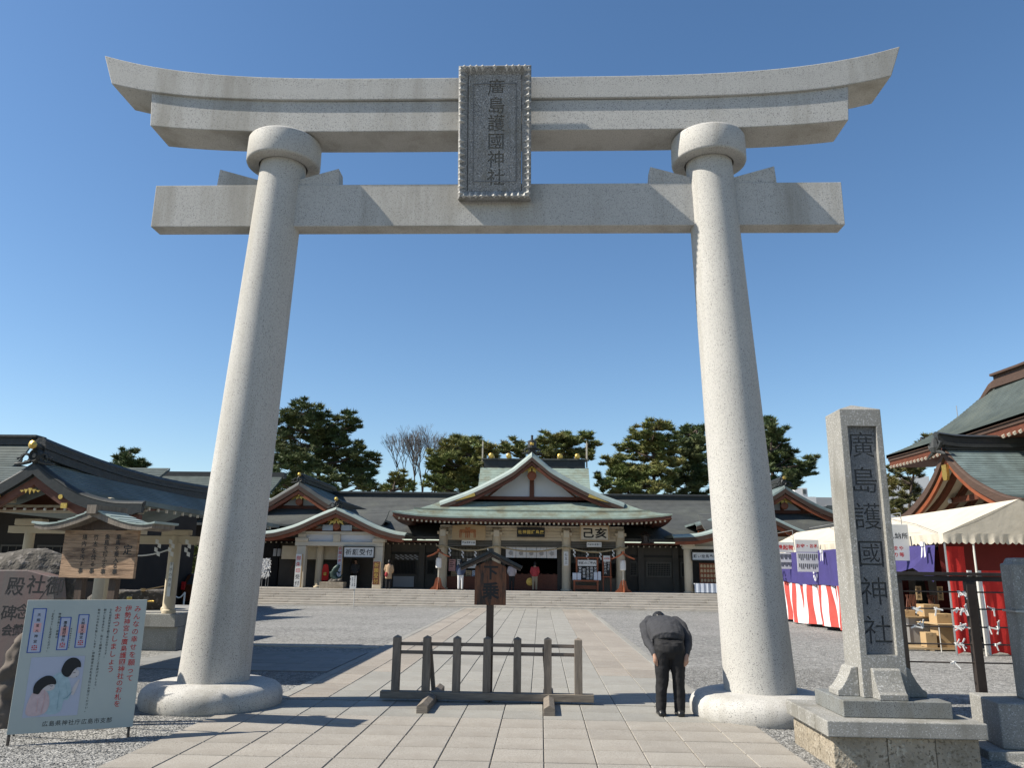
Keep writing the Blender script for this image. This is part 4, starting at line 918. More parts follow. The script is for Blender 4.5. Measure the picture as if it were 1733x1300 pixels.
for (x0, x1, y0, y1, nx, nz) in ((665, 705, 972, 948, 16, 1), (722, 736, 972, 948, 6, 1), (1063, 1079, 976, 951, 7, 8), (1094, 1136, 977, 952, 16, 8), (1152, 1166, 978, 952, 6, 1)):
    a, b = P(x0, y0, 43.95), P(x1, y1, 43.95); window(C2, a.x, b.x, a.z, b.z, 43.99, nx, nz, 'lattice' if x0 > 1000 else 'wall_dark')
for px in (713, 1085, 1144, 1062, 655): x = P(px, 980, 43.9).x; MB().box(x-.16, x+.16, 43.8, 43.99, ZP, 3.1).build('pilaster', 'wall_brown', C2)
MB().box(P(665, 990, 43.9).x, P(700, 990, 43.9).x, 43.9, 43.98, ZP+.05, ZP+.62).build('lower_panel', 'grey_wall', C2)
for px in range(672, 712, 8): streamer(P(px, 950, 43.8).x, 43.8, 2.55, C2, .3, .12, 'grey_wall')
# ================================================================== LEFT WING
Lw = thing('left_wing', 'left shrine office porch with two stacked curved gables and pale beams above the prayer reception', 'shrine building', (-10.7, 41.5, ZP))
lx = P(571, 858, 41.2).x
ptl = gable_roof(Lw, lx, 41.2, 48, [(0, 4.93), (.9, 4.55), (2.1, 4.0), (3.1, 3.70), (3.75, 3.60)], 'copper_blue', 22, .1, (.30, .17), .20, ridge_h=.42, ridge_w=.36, orn=.9, boards=('wood_bargeboard', 'wood_redbright'))
gable_face(Lw, lx, 41.75, ptl, .62, 3.62, 'cream_pale', 'wood_redbright', .50, gold=1.15)
lx2 = P(507, 815, 43).x
l2 = thing('rear_gable', 'taller dark gable with white wall panels rising behind the left office porch', 'shrine building', (lx2, 43, ZP))
pt2 = gable_roof(l2, lx2, 43.2, 50.5, [(0, 6.45), (.8, 5.95), (1.8, 5.35), (3.2, 4.75), (4.6, 4.45)], 'copper_blue', 26, .1, (.34, .2), .24, ridge_h=.5, ridge_w=.4, orn=.9, edge='slate')
gable_face(l2, lx2, 43.7, pt2, .7, 4.98, 'plaster', 'wood_red', .55, gold=1.25)
def fn(t, u): return Vector((lx2-5.2+10.2*u, 43.6-2.0*t, 4.95-.95*t-.12*math.sin(t*3.14)))
courses(fn, 14, 4, .016, .1).build('skirt_roof', 'slate', l2, fix=False)
rafters(l2, lx2-4.2, lx2-1.1, 12, 41.7, 3.78, 1.2, .06, .1)
MB().box(lx2-5, lx2+4, 44.2, 44.4, ZP, 4.5).build('wall', 'wall_brown', l2)
zc = 3.28
for px in (509, 640):
    x = P(px, 950, 41.6).x; MB().box(x-.24, x+.24, 41.5, 41.95, ZP, 2.88).build('column', 'cream_pale', Lw, bev=.03)
    MB().box(x-.34, x+.34, 41.42, 42.0, 3.12, 3.32).build('bracket', 'cream_pale', Lw, bev=.04); MB().box(x-.2, x+.2, 41.45, 41.98, 3.321, 3.52).build('bracket_top', 'cream_pale', Lw, bev=.02)
xa_, xb_ = P(498, 950, 41.6).x, P(648, 950, 41.6).x
MB().box(xa_, xb_, 41.5, 41.9, 2.89, 3.11).build('lower_beam', 'cream_pale', Lw, bev=.01)
MB().box(xa_+.1, xb_-.1, 41.62, 41.8, 3.115, 3.50).build('beam_panel', 'plaster', Lw)
MB().box(xa_-.15, xb_+.15, 41.5, 41.9, 3.505, 3.64).build('upper_beam', 'cream_pale', Lw, bev=.01)
MB().box(lx-.18, lx+.18, 41.47, 41.61, 3.115, 3.50).build('strut_block', 'cream', Lw)
for s in (-1, 1): MB().box(lx+s*.5-.28, lx+s*.5+.28, 41.42, 41.48, 3.68, 3.98).build('vent_screen', 'steel', Lw)
MB().box(P(552, 0, 42.6).x, P(637, 0, 42.6).x, 42.6, 42.7, 2.2, 2.9).build('inner_panel', 'cream', Lw)
column(Lw, P(539, 980, 42.4).x, 42.4, ZP, 2.9, .2); 
MB().box(P(548, 0, 43).x, P(650, 0, 43).x, 43.2, 43.3, ZP, 2.3).build('inner_wall', 'wall_dark', Lw)
a, b = P(582, 943, 41.45), P(633, 927, 41.45); board_sign('prayer_sign', 'white board reading 祈願受付 hanging under the left porch beam', 'sign', '祈願受付', a.x, b.x, a.z, b.z, 41.44, 'sign_white', 'ink', 'wall_dark', off=.012)
def banner(name, lab, cat, x0, x1, y0, y1, Y, face, segs, size=.3, step=None):
    a, b = P(x0, y0, Y), P(x1, y1, Y); t = thing(name, lab, cat, ((a.x+b.x)/2, Y, a.z))
    MB().box(a.x, b.x, Y, Y+.04, a.z, b.z).build('panel', face, t, bev=.004); MB().box(b.x+.005, b.x+.05, Y, Y+.1, a.z, b.z).build('side_board', 'board_tan', t)
    n = sum(len(s) for s, _ in segs); st_ = (b.z-a.z)*.95/n; z = b.z-(b.z-a.z)*.03
    for s, ink in segs:
        L_ = st_*len(s); mb = MB(); write(mb, s, ((a.x+b.x)/2, Y-.0005, z-L_/2), X_, Z_, min(st_*.92, (b.x-a.x)*.8), st_, 'v', off=.01, extr=.004); mb.build('lettering', ink, t); z -= L_
    return t
banner('seal_banner', 'tall white banner 御朱印受付 with red upper characters leaning at the porch column', 'banner', 497, 511, 994, 938, 41.2, 'sign_white', (('御朱印', 'ink_red'), ('受付', 'ink')))
banner('prayer_banner', 'narrow pale blue banner headed 祈願の儀 in red behind the carp statue', 'banner', 569, 580, 982, 924, 41.9, 'paper_blue', (('祈願の儀', 'ink_red'), ('はこちら', 'ink_soft')))
t = banner('wooden_prayer_sign', 'dark brown standing board reading 祈願受付 in gold beside the porch column', 'sign', 630, 643, 990, 951, 41.1, 'wood_red', (('祈願受付', 'gold'),))
rdx = P(551, 983, 42.2)
rd = thing('red_votive_board', 'red arched board with a small gold crest standing left of the carp statue', 'board', rdx)
a, b = P(544, 983, 42.2), P(557, 955, 42.2)
MB().prism([(a.x, 42.2, a.z), (b.x, 42.2, a.z), (b.x, 42.2, b.z-.35), ((a.x+b.x)/2+.12, 42.2, b.z-.05), ((a.x+b.x)/2, 42.2, b.z), ((a.x+b.x)/2-.12, 42.2, b.z-.05), (a.x, 42.2, b.z-.35)], (0, .06, 0)).build('board', 'cloth_red', rd)
MB().lathe(((a.x+b.x)/2, 42.18, 0), [(0, a.z+.25), (.09, a.z+.27), (.09, a.z+.42), (0, a.z+.44)], 8).build('crest', 'gold', rd)
# carp statue
cs = thing('carp_statue', 'bronze leaping carp on a stone block in front of the left porch', 'statue', P(560, 998, 40.9))
a, b = P(540, 998, 40.8), P(581, 986, 40.8)
MB().box(a.x, b.x, 40.8, 41.5, ZP-.01, b.z).build('stone_block', 'granite_tan', cs, bev=.015)
q = Vector((P(569, 985, 41.1).x, 41.1, b.z))
blob('carp_body', [('loft', [(q+Vector((.10, 0, .04)), (.22, 0, 0), (0, .2, 0)), (q+Vector((-.02, 0, .15)), (.20, 0, 0), (0, .17, 0)), (q+Vector((-.16, 0, .30)), (.17, 0, .05), (0, .13, 0)), (q+Vector((-.17, 0, .5)), (.15, 0, 0), (0, .12, 0)), (q+Vector((-.06, 0, .68)), (.14, 0, -.06), (0, .11, 0)), (q+Vector((.04, 0, .80)), (.10, 0, -.06), (0, .08, 0)), (q+Vector((.09, 0, .87)), (.04, 0, -.03), (0, .04, 0))]),
                   ('limb', [q+Vector((0, 0, .55)), q+Vector((.13, 0, .48)), q+Vector((.2, 0, .52))], [.05, .04, .02]), ('limb', [q+Vector((-.2, 0, .3)), q+Vector((-.33, 0, .42)), q+Vector((-.36, 0, .5))], [.05, .04, .02]), ('limb', [q+Vector((.0, 0, .2)), q+Vector((.2, 0, .24)), q+Vector((.3, 0, .4))], [.07, .05, .02])], .02, 'bronze_green', cs, 1)
blob('waves', [('loft', [(q+Vector((-.05, 0, .0)), (.42, 0, 0), (0, .25, 0)), (q+Vector((-.03, 0, .08)), (.36, 0, 0), (0, .22, 0)), (q+Vector((.02, 0, .16)), (.18, 0, 0), (0, .16, 0))]), ('ball', q+Vector((-.22, -.1, .09)), (.12, .1, .08)), ('ball', q+Vector((.22, -.1, .1)), (.11, .1, .09)), ('ball', q+Vector((.02, -.16, .08)), (.1, .08, .07))], .025, 'rock', cs, 1, disp=(.03, .08))
# small sign on a white pole at the foot of the stairs
c = P(598, 1028, 38.0); ws = thing('pole_sign', 'small white notice on a thin white pole at the foot of the steps', 'sign', (c.x, 38.0, 0))
MB().tube([(c.x, 38.0, 0), (c.x, 38.0, 1.0)], .022, 8).build('pole', 'pole_white', ws)
a, b = P(592, 997, 38.0), P(604, 975, 38.0); MB().box(a.x, b.x, 37.96, 37.985, a.z, b.z).build('panel', 'sign_white', ws, bev=.003)
mb = MB()
for k, s_ in enumerate(('参拝者の皆様へ', '階段に注意', '願います')): write(mb, s_, (b.x-.08-.11*k, 37.9595, (a.z+b.z)/2+.02), X_, Z_, .075, .083, 'v', off=.01, extr=.004)
mb.build('lettering', 'ink', ws)
# rack of tied fortunes far left
a, b = P(440, 975, 41.0), P(457, 945, 41.0); rk = thing('fortune_rack', 'metal rack thick with tied white fortune papers beside the left gate pillar', 'rack', ((a.x+b.x)/2, 41, ZP))
for x in (a.x-.1, a.x+.12, b.x-.12, b.x): MB().box(x-.012, x+.012, 40.98, 41.02, ZP, b.z).build('leg', 'steel', rk)
for k in range(6): MB().box(a.x-.1, b.x, 40.985, 41.015, a.z+.15*k, a.z+.15*k+.012).build('wire', 'steel', rk)
mb = MB(); rr = random.Random(5)
for k in range(420):
    x = rr.uniform(a.x-.1, b.x+.05); z = rr.uniform(a.z-.05, b.z); l = rr.uniform(.05, .12); th = rr.uniform(-1.2, 1.2); d = Vector((math.sin(th), rr.uniform(-.4, .1), -math.cos(th)))*l; w = Vector((math.cos(th), 0, math.sin(th)))*.015; p = Vector((x, 40.93+rr.uniform(-.03, .03), z))
    mb.add([p-w, p+w, p+d+w, p+d-w], [(0, 1, 2, 3)])
mb.build('tied_papers', 'paper', rk, kind='stuff')
# row of grey curtains in the dark bay left of the porch
sc_ = thing('short_curtain', 'row of short grey curtain flaps hanging in the dark bay left of the porch', 'curtain', (P(488, 940, 43).x, 43, 2.35))
for k in range(8):
    x = P(462+7*k, 940, 43).x; MB().grid([[Vector((x+.035*j, 43.0+.02*math.sin(j*2), z)) for j in range(6)] for z in (2.75, 2.35)], (0, .01, 0)).build('curtain_flap', 'grey_wall', sc_)
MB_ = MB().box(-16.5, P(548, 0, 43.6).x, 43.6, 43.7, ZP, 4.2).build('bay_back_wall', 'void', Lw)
# ================================================================== RIGHT WING
Rw = thing('right_wing', 'right shrine office porch with a curved gable and a row of votive plaques', 'shrine building', (11.2, 41.5, ZP))
rx = 11.15
ptr = gable_roof(Rw, rx, 41.2, 48, [(0, 4.98), (.9, 4.6), (2.1, 4.05), (3.1, 3.75), (4.4, 3.66)], 'copper_blue', 22, .1, (.30, .17), .20, ridge_h=.42, ridge_w=.36, orn=.9, boards=('wood_bargeboard', 'wood_redbright'))
gable_face(Rw, rx, 41.75, ptr, .62, 3.66, 'cream_pale', 'wood_redbright', .50, gold=1.15)
r2 = thing('right_rear_gable', 'dark curved gable rising behind the right office, half hidden by the gate pillar', 'shrine building', (13, 43, ZP))
pt3 = gable_roof(r2, 13.2, 43.2, 50.5, [(0, 6.5), (.8, 6.0), (1.8, 5.45), (3.2, 4.9), (4.9, 4.4)], 'copper_blue', 26, .1, (.34, .2), .24, ridge_h=.5, ridge_w=.4, orn=.9, edge='copper_blue')
gable_face(r2, 13.2, 43.7, pt3, .7, 5.0, 'plaster', 'wood_red', .55, gold=1.25)
def fn(t, u): return Vector((8.6+10.2*u, 43.6-2.0*t, 4.95-1.0*t-.12*math.sin(t*3.14)))
courses(fn, 14, 4, .016, .1).build('skirt_roof', 'slate', r2, fix=False)
MB().box(9.0, 18, 44.2, 44.4, ZP, 4.5).build('wall', 'wall_brown', r2)
x = P(1165, 950, 41.6).x; column(Rw, x, 41.7, ZP, 2.95, .22)
for dx in (0,): MB().box(x-.34, x+.34, 41.42, 42.0, 3.12, 3.32).build('bracket', 'cream_pale', Rw, bev=.04); MB().box(x-.2, x+.2, 41.45, 41.98, 3.321, 3.52).build('bracket_top', 'cream_pale', Rw)
MB().box(x-.25, 14.8, 41.5, 41.9, 2.96, 3.11).build('lower_beam', 'cream_pale', Rw); MB().box(x, 14.8, 41.62, 41.8, 3.115, 3.50).build('beam_panel', 'cream_pale', Rw); MB().box(x-.3, 14.9, 41.5, 41.9, 3.505, 3.64).build('upper_beam', 'cream_pale', Rw)
column(Rw, 14.5, 41.7, ZP, 2.95, .22)
MB().box(x+.3, 15, 43.2, 43.3, ZP, 3.0).build('inner_wall', 'wall_dark', Rw)
a, b = P(1172, 948, 41.44), P(1222, 936, 41.44); board_sign('votive_sign', 'white board reading 願い絵馬奉納所 under the right porch beam', 'sign', '願い絵馬奉納所', a.x, b.x, a.z, b.z, 41.44, 'sign_white', 'ink', 'wall_dark', off=.012)
er = thing('votive_rack', 'wooden rack hung with rows of small tan votive plaques on the right porch', 'rack', (P(1205, 0, 41.6).x, 41.6, ZP))
a, b = P(1185, 987, 41.6), P(1228, 954, 41.6)
MB().box(a.x, b.x, 41.62, 41.68, a.z, b.z).build('back_board', 'wood_redbright', er)
for r_ in range(4):
    for c_ in range(8):
        x = a.x+.1+c_*.165; z = b.z-.12-r_*.24
        if x > b.x-.1: continue
        MB().prism([(x-.06, 41.59, z-.10), (x+.06, 41.59, z-.10), (x+.06, 41.59, z+.02), (x, 41.59, z+.06), (x-.06, 41.59, z+.02)], (0, .02, 0)).build('votive_plaque', 'board_tan', er)
wt = thing('cloth_table', 'table covered with a white cloth in front of the votive rack', 'table', (P(1200, 0, 41.2).x, 41.2, ZP))
a, b = P(1176, 1001, 41.1), P(1226, 987, 41.1)
MB().box(a.x, b.x, 41.1, 41.5, ZP+.45, ZP+.5).build('table_top', 'cloth_white', wt)
MB().grid([[Vector((a.x+(b.x-a.x)*j/20, 41.09+.015*math.sin(j*1.9), z)) for j in range(21)] for z in (ZP+.5, ZP+.05)], (0, .006, 0)).build('cloth', 'paper_blue', wt)
for x in (a.x+.05, b.x-.05): MB().box(x-.02, x+.02, 41.3, 41.34, ZP, ZP+.45).build('leg', 'steel', wt)
# ================================================================== TREES
def tufts(cs, n_per, size, spread, seed, tri=3, up=.4):
    "needle tufts: small triangles scattered through ellipsoid pads; cs: (centre, rx, ry, rz)"
    rg = np.random.RandomState(seed); V = []
    for c, rx, ry, rz in cs:
        n = int(n_per*(rx*rx*rz)**.5/spread); c = np.array(c)
        u = rg.normal(size=(n, 3)); u /= np.linalg.norm(u, axis=1)[:, None]; r = rg.uniform(.35, 1.05, (n, 1))**.6
        # ragged sub-clumps: pull points towards random twig ends
        k = max(8, n//40); tw = rg.normal(size=(k, 3)); tw /= np.linalg.norm(tw, axis=1)[:, None]; tw *= rg.uniform(.45, 1.05, (k, 1))
        a = rg.randint(0, k, n); p = tw[a]+u*r*.22*rg.uniform(.5, 1.2, (k, 1))[a]
        p = p*np.array([rx, ry, rz])+c
        for _ in range(tri):
            d = rg.normal(size=(n, 3)); d[:, 2] = np.abs(d[:, 2])*up+.15; d /= np.linalg.norm(d, axis=1)[:, None]
            w = np.cross(d, rg.normal(size=(n, 3))); w /= np.linalg.norm(w, axis=1)[:, None]
            L_ = size*rg.uniform(.6, 1.3, (n, 1)); V.append(np.stack([p-w*L_*.11, p+w*L_*.11, p+d*L_], 1).reshape(-1, 3))
    V = np.concatenate(V); return V
def mesh_tris(name, V, m, parent, o0):
    me = bpy.data.meshes.new(name); n = len(V); V = V-np.array(o0)
    me.vertices.add(n); me.vertices.foreach_set('co', V.astype(np.float32).ravel()); me.loops.add(n); me.loops.foreach_set('vertex_index', np.arange(n, dtype=np.int32))
    me.polygons.add(n//3); me.polygons.foreach_set('loop_start', np.arange(0, n, 3, dtype=np.int32)); me.polygons.foreach_set('loop_total', np.full(n//3, 3, dtype=np.int32)); me.update()
    me.materials.append(MT[m]); o = bpy.data.objects.new(name, me); COL.objects.link(o); o.parent = parent; return o
def pine(label, Y, trunk_px, pads_px, m='needles', seed=1, dens=260, size=.36, cat='tree', zb=0., tr=.30, name='pine_tree', group=None):
    b = P(*trunk_px, Y); b.z = zb; rr = random.Random(seed)
    t = thing(name, label, cat, b, group)
    pads = []; ext = []
    for (px, py, rx, ry) in pads_px:
        ext.append((px, py, rx*1.12, ry*1.35)); ext.append((px+rr.uniform(-.9, .9)*rx, py+rr.uniform(.5, 1.5)*ry, rx*rr.uniform(.5, .8), ry*rr.uniform(.8, 1.2)))
    for (px, py, rx, ry) in ext:
        yy = Y+rr.uniform(-2.6, 2.6)*Y/62; c = P(px, py, yy); s = yy/1320; pads.append((tuple(c), rx*s*1.05, rx*s*1.0, ry*s*1.15))
    top = max(p[0][2] for p in pads); xs_ = sum(p[0][0] for p in pads if p[0][2] > top-2)/max(1, len([1 for p in pads if p[0][2] > top-2]))
    tp = []; n = 12
    for i in range(n): f = i/(n-1); tp.append(Vector((b.x+(xs_-b.x)*f**1.6+.25*math.sin(f*7+seed)*f*(Y/62), b.y+.3*math.sin(f*5)*f, zb+(top-zb)*f*.97)))
    mb = MB(); sc_ = Y/62; mb.tube(tp, [tr*sc_*(1-.8*i/(n-1)) for i in range(n)], 8)
    mb.build('trunk', 'bark', t, smooth=True); mb = MB()
    for c, rx, ry, rz in pads:
        c = Vector(c); k = min(range(n), key=lambda i: abs(tp[i].z-(c.z-.12*(c-tp[i]).length-.2))); a = tp[k]; mid = (a+c)/2+Vector((0, 0, -.06*(c-a).length))
        mb.tube([a, mid, c], [tr*sc_*.34, tr*sc_*.24, tr*sc_*.1], 5)
        for q in range(3): e = c+Vector((rr.uniform(-.8, .8)*rx, rr.uniform(-.8, .8)*ry, rr.uniform(-.2, .6)*rz)); mb.tube([mid.lerp(c, .5), e], [tr*sc_*.12, tr*sc_*.04], 4)
    mb.build('branches', 'bark', t, kind='stuff', fix=False)
    V = tufts(pads, dens*1.5, size*sc_, .9*sc_**1.5, seed); mesh_tris('crown', V, m, t, b); return t
pine('tall dense dark pine left of centre rising over the left office roof', 62, (540, 830), [(510, 697, 33, 13), (485, 722, 22, 13), (530, 722, 30, 15), (550, 708, 15, 9), (580, 706, 20, 9), (597, 722, 16, 8), (572, 735, 28, 12), (500, 748, 40, 15), (555, 756, 30, 13), (590, 752, 22, 10), (480, 772, 30, 15), (520, 780, 30, 14), (570, 782, 30, 13), (608, 770, 26, 8), (615, 790, 25, 10), (485, 802, 30, 14), (540, 808, 28, 12), (592, 808, 26, 12), (628, 800, 10, 8), (470, 822, 22, 12), (620, 822, 18, 10), (560, 828, 20, 8)], 'needles_dark', 11, 420)
pine('broad olive pine behind the long roof left of the main gable', 60, (790, 832), [(790, 748, 30, 8), (765, 758, 20, 9), (808, 758, 28, 9), (835, 768, 14, 7), (750, 772, 24, 9), (790, 772, 30, 8), (745, 790, 20, 10), (775, 792, 30, 12), (810, 790, 24, 9), (770, 812, 32, 13), (735, 815, 16, 10), (800, 815, 22, 12), (775, 826, 30, 8)], 'needles', 21, 400)
pine('flat topped pine showing directly behind the main hall ridge', 64, (930, 830), [(872, 757, 20, 9), (888, 765, 16, 8), (935, 738, 22, 7), (960, 742, 26, 7), (990, 742, 18, 6), (1006, 752, 10, 6), (925, 755, 24, 8), (965, 757, 28, 8), (940, 770, 36, 8), (985, 768, 16, 6)], 'needles', 31, 400)
pine('wide layered golden green pine right of the main hall', 60, (1100, 835), [(1110, 722, 24, 7), (1085, 732, 18, 7), (1130, 720, 10, 5), (1095, 745, 32, 8), (1065, 757, 22, 7), (1130, 745, 20, 9), (1105, 765, 38, 9), (1045, 778, 20, 9), (1080, 785, 30, 9), (1125, 785, 28, 11), (1035, 795, 18, 9), (1065, 805, 28, 10), (1105, 808, 34, 11), (1020, 812, 12, 8), (1045, 822, 26, 9), (1095, 826, 36, 8)], 'needles', 41, 420)
pine('tall dark pine half hidden behind the right gate pillar', 63, (1180, 836), [(1168, 728, 18, 9), (1190, 738, 18, 10), (1155, 745, 16, 9), (1175, 758, 26, 12), (1160, 782, 26, 12), (1190, 790, 22, 14), (1165, 808, 30, 14), (1190, 822, 22, 12), (1140, 822, 18, 9)], 'needles_dark', 51, 430)
pine('dark spreading pine with long low branches right of the gate pillar', 56, (1300, 840), [(1300, 712, 14, 10), (1312, 728, 16, 9), (1298, 745, 18, 11), (1322, 750, 14, 7), (1308, 768, 24, 10), (1340, 772, 14, 7), (1330, 788, 24, 8), (1365, 785, 16, 6), (1378, 778, 8, 7), (1312, 802, 26, 11), (1350, 802, 22, 7), (1335, 818, 24, 8), (1300, 825, 20, 11), (1285, 780, 20, 16)], 'needles_dark', 61, 420)
pine('small round dark tree peeking over the water pavilion roof', 48, (220, 800), [(218, 766, 14, 6), (208, 775, 16, 7), (228, 778, 16, 7), (200, 786, 14, 6), (222, 790, 26, 8), (240, 788, 10, 6)], 'needles_dark', 71, 420, name='evergreen_tree')
pine('small evergreen bush tree under the bare tree', 58, (675, 832), [(676, 806, 12, 7), (665, 818, 16, 8), (690, 820, 14, 8), (655, 828, 10, 5)], 'needles', 81, 380, name='evergreen_tree')
pine('low clipped pine seen between the pavilion column and the left gate pillar', 40, (318, 1000), [(320, 930, 16, 8), (312, 945, 14, 8), (325, 955, 16, 9), (312, 970, 16, 9), (322, 985, 18, 9), (312, 1000, 14, 8)], 'needles', 91, 330, tr=.2)
pine('yellow green broadleaf tree beyond the stone monument and tent', 40, (1530, 880), [(1530, 790, 20, 9), (1512, 800, 12, 9), (1545, 805, 22, 10), (1515, 822, 14, 10), (1540, 830, 20, 9), (1520, 845, 18, 9), (1550, 850, 18, 9), (1512, 862, 12, 8), (1535, 870, 22, 8), (1572, 738, 8, 5), (1560, 750, 7, 4), (1555, 790, 16, 8)], 'leaf_olive', 101, 230, .34, name='broadleaf_tree', tr=.2)
# bare deciduous tree
bt = thing('bare_tree', 'leafless pale branched tree between the two pines left of the main hall', 'tree', P(705, 833, 61).xy.to_3d())
mb = MB(); rr = random.Random(4)
def grow(p, d, L_, r, lvl):
    q = p+d*L_; mid = (p+q)/2+Vector((rr.uniform(-1, 1), rr.uniform(-1, 1), 0))*L_*.05
    mb.tube([p, mid, q], [r, r*.85, r*.68], 5 if lvl < 2 else 3, cap=False)
    if lvl >= 7: return
    for k in range(2 if lvl < 1 else rr.choice((2, 3, 3))):
        a = rr.uniform(.22, .55)*(1 if k else .6); ax = Vector((rr.uniform(-1, 1), rr.uniform(-1, 1), rr.uniform(-.3, .3))).normalized()
        nd = (Matrix.Rotation(a*rr.choice((-1, 1)), 3, ax)@d+Vector((0, 0, .08))).normalized(); grow(q, nd, L_*rr.uniform(.66, .86), r*.66, lvl+1)
b0 = P(705, 833, 61); b0.z = 0
mb.tube([b0, b0+Vector((0, 0, 5.6))], [.22, .2], 7); o = mb.build('trunk', 'bark_grey', bt); mb = MB()
for dx in (-.42, -.1, .22, .5): grow(b0+Vector((0, 0, 5.6)), Vector((dx*1.25, rr.uniform(-.2, .2), 1)).normalized(), 1.85, .105, 0)
mb.build('branches', 'bark_grey', bt, kind='stuff', fix=False)
# ================================================================== FAR BUILDINGS
def block(name, label, px0, px1, py0, Y, depth, m, wins, zb=0.):
    a, b = P(px0, py0, Y), P(px1, py0, Y); t = thing(name, label, 'building', ((a.x+b.x)/2, Y, 0))
    MB().box(a.x, b.x, Y, Y+depth, zb, a.z).build('wall', m, t)
    for (x0, x1, y0, y1) in wins:
        c, d = P(x0, y1, Y), P(x1, y0, Y); f = MB().box(c.x-.08, d.x+.08, Y-.06, Y-.004, c.z-.08, d.z+.08).build('window', 'grey_wall', t); MB().box(c.x, d.x, Y-.09, Y-.062, c.z, d.z).build('pane', 'glass', f)
    return t
block('apartment_block', 'white flat roofed house behind the right rear gable', 1352, 1381, 841, 82, 12, 'white_wall', [(1357, 1372, 857, 864)])
block('apartment_block', 'small white rooftop block with a grey side beyond the right pine', 1345, 1366, 826, 90, 8, 'white_wall', [(1359, 1363, 829, 836)])
block('apartment_block', 'grey white building with balconies at the left edge of the stone monument', 1381, 1420, 842, 84, 12, 'grey_wall', [(1386, 1398, 858, 868), (1400, 1410, 856, 868)])
block('apartment_block', 'white building glimpsed through the broadleaf tree right of the monument', 1500, 1572, 806, 95, 12, 'white_wall', [(1540, 1556, 822, 838)])
# ================================================================== LEFT SIDE
# water pavilion
Wp = thing('water_pavilion', 'open water pavilion with green copper roof and cream posts at the left edge', 'pavilion', (-9.9, 17, 0))
K_ = .813
def sz_(z): return 1.75+(z-1.75)*K_
px_ = -9.86*K_
ptw = gable_roof(Wp, px_, 14.9*K_, 22.8*K_, [(a*K_, sz_(z)) for a, z in ((0, 3.72), (.45, 3.42), (.95, 3.14), (1.6, 2.97), (2.25, 2.95))], 'copper_blue', 24, .06, (.09, .05), .16, ridge_h=.33, ridge_w=.22, orn=.58, boards=('roof_dark', 'wood_fascia'), step=.014, ridge_sag=.08, edge='roof_dark', ridge_y0=-.02)
def kb_(x0, x1, y0, y1, z0, z1, nm, m, bev=0): return MB().box(px_+x0*K_, px_+x1*K_, y0*K_, y1*K_, sz_(z0), sz_(z1)).build(nm, m, Wp, bev=bev)
MB().prism([(px_-.8, 12.95, sz_(2.93)), (px_+.8, 12.95, sz_(2.93)), (px_+.36, 12.95, sz_(3.16)), (px_, 12.95, sz_(3.42)), (px_-.36, 12.95, sz_(3.16))], (0, .05, 0)).build('gable_wall', 'wood_fascia', Wp)
kb_(-1.7, 1.75, 15.7, 15.85, 2.78, 2.93, 'tie_beam', 'cream')
for s in (-1, 1):
    kb_(s*1.0-.34, s*1.0+.34, 15.3, 15.42, 2.94, 3.06, 'bracket', 'cream', .015)
    c = Vector((px_+s*.62*K_, 14.80*K_, sz_(3.02))); MB().rings([[c+Vector((.037*math.cos(2*math.pi*j/14), -d, .037*math.sin(2*math.pi*j/14))) for j in range(14)] for d in (0, .02)]).build('gold_rivet', 'gold', Wp)
    kb_(s*.72-.06, s*.72+.06, 14.76, 14.80, 2.80, 2.90, 'gilt_fitting', 'gold')
mb = MB()
for k in range(5): x = px_-.13+.065*k; mb.prism([(x-.032, 14.78*K_, sz_(3.18-.02*abs(k-2))), (x+.032, 14.78*K_, sz_(3.18-.02*abs(k-2))), (x, 14.78*K_, sz_(3.06+.02*abs(k-2)))], (0, .02, 0))
mb.build('gilt_pendant', 'gold', Wp)
rafters(Wp, px_-2.1*K_, px_+2.15*K_, 22, 15.15*K_, sz_(2.80), 1.2, .026, .12, 'wood_fascia', 'cream_pale')
mb = MB()
for k in range(20): y = 12.3+.30*k; mb.box(px_+2.19*K_, px_+2.21*K_+.01, y-.022, y+.022, sz_(2.80), sz_(2.86))
mb.build('rafter_ends', 'cream_pale', Wp, kind='stuff')
for (x, y) in ((-8.0, 17.2), (-9.5, 17.2), (-8.5, 18.2), (-9.9, 18.2)):
    column(Wp, x, y, .76, 2.40, .115); MB().box(x-.3, x+.3, y-.1, y+.1, 2.41, 2.53).build('bracket', 'cream', Wp, bev=.02)
MB().box(-9.9, -7.5, 17.12, 17.28, 2.24, 2.39).build('front_beam', 'cream', Wp); MB().box(-9.9, -7.5, 18.1, 18.3, 2.24, 2.39).build('rear_beam', 'cream', Wp)
for x in (-7.6, -8.95): column(Wp, x, 13.6, 0, 2.40, .085); MB().box(x-.25, x+.25, 13.5, 13.7, 2.41, 2.53).build('bracket', 'cream', Wp, bev=.02)
MB().box(-9.3, -6.9, 13.52, 13.68, 2.28, 2.40).build('front_beam', 'cream', Wp)
for i in range(3):
    MB().box(-12.2+1.5*i, -10.72+1.5*i, 16.95, 21.1, .49, .755).build('plinth_coping', 'granite_grey', Wp, bev=.01); MB().box(-12.05+1.45*i, -10.62+1.45*i, 17.1, 20.9, 0, .488).build('plinth_stone', 'granite_grey', Wp, bev=.01)
mb = MB().tube([(-9.5+ (1.5*i/14), 17.0, 2.12-.16*(1-(2*i/14-1)**2)) for i in range(15)], .016, 6).build('thin_rope', 'paper', Wp)
for x in (-8.28, -7.98, -7.62): streamer(x, 16.95, 2.32, Wp, .38, .07)
a, b = P(281, 1010, 17.05), P(293, 952, 17.05); MB().box(a.x, b.x, 17.06, 17.075, a.z, b.z).build('column_notice', 'sign_white', Wp)
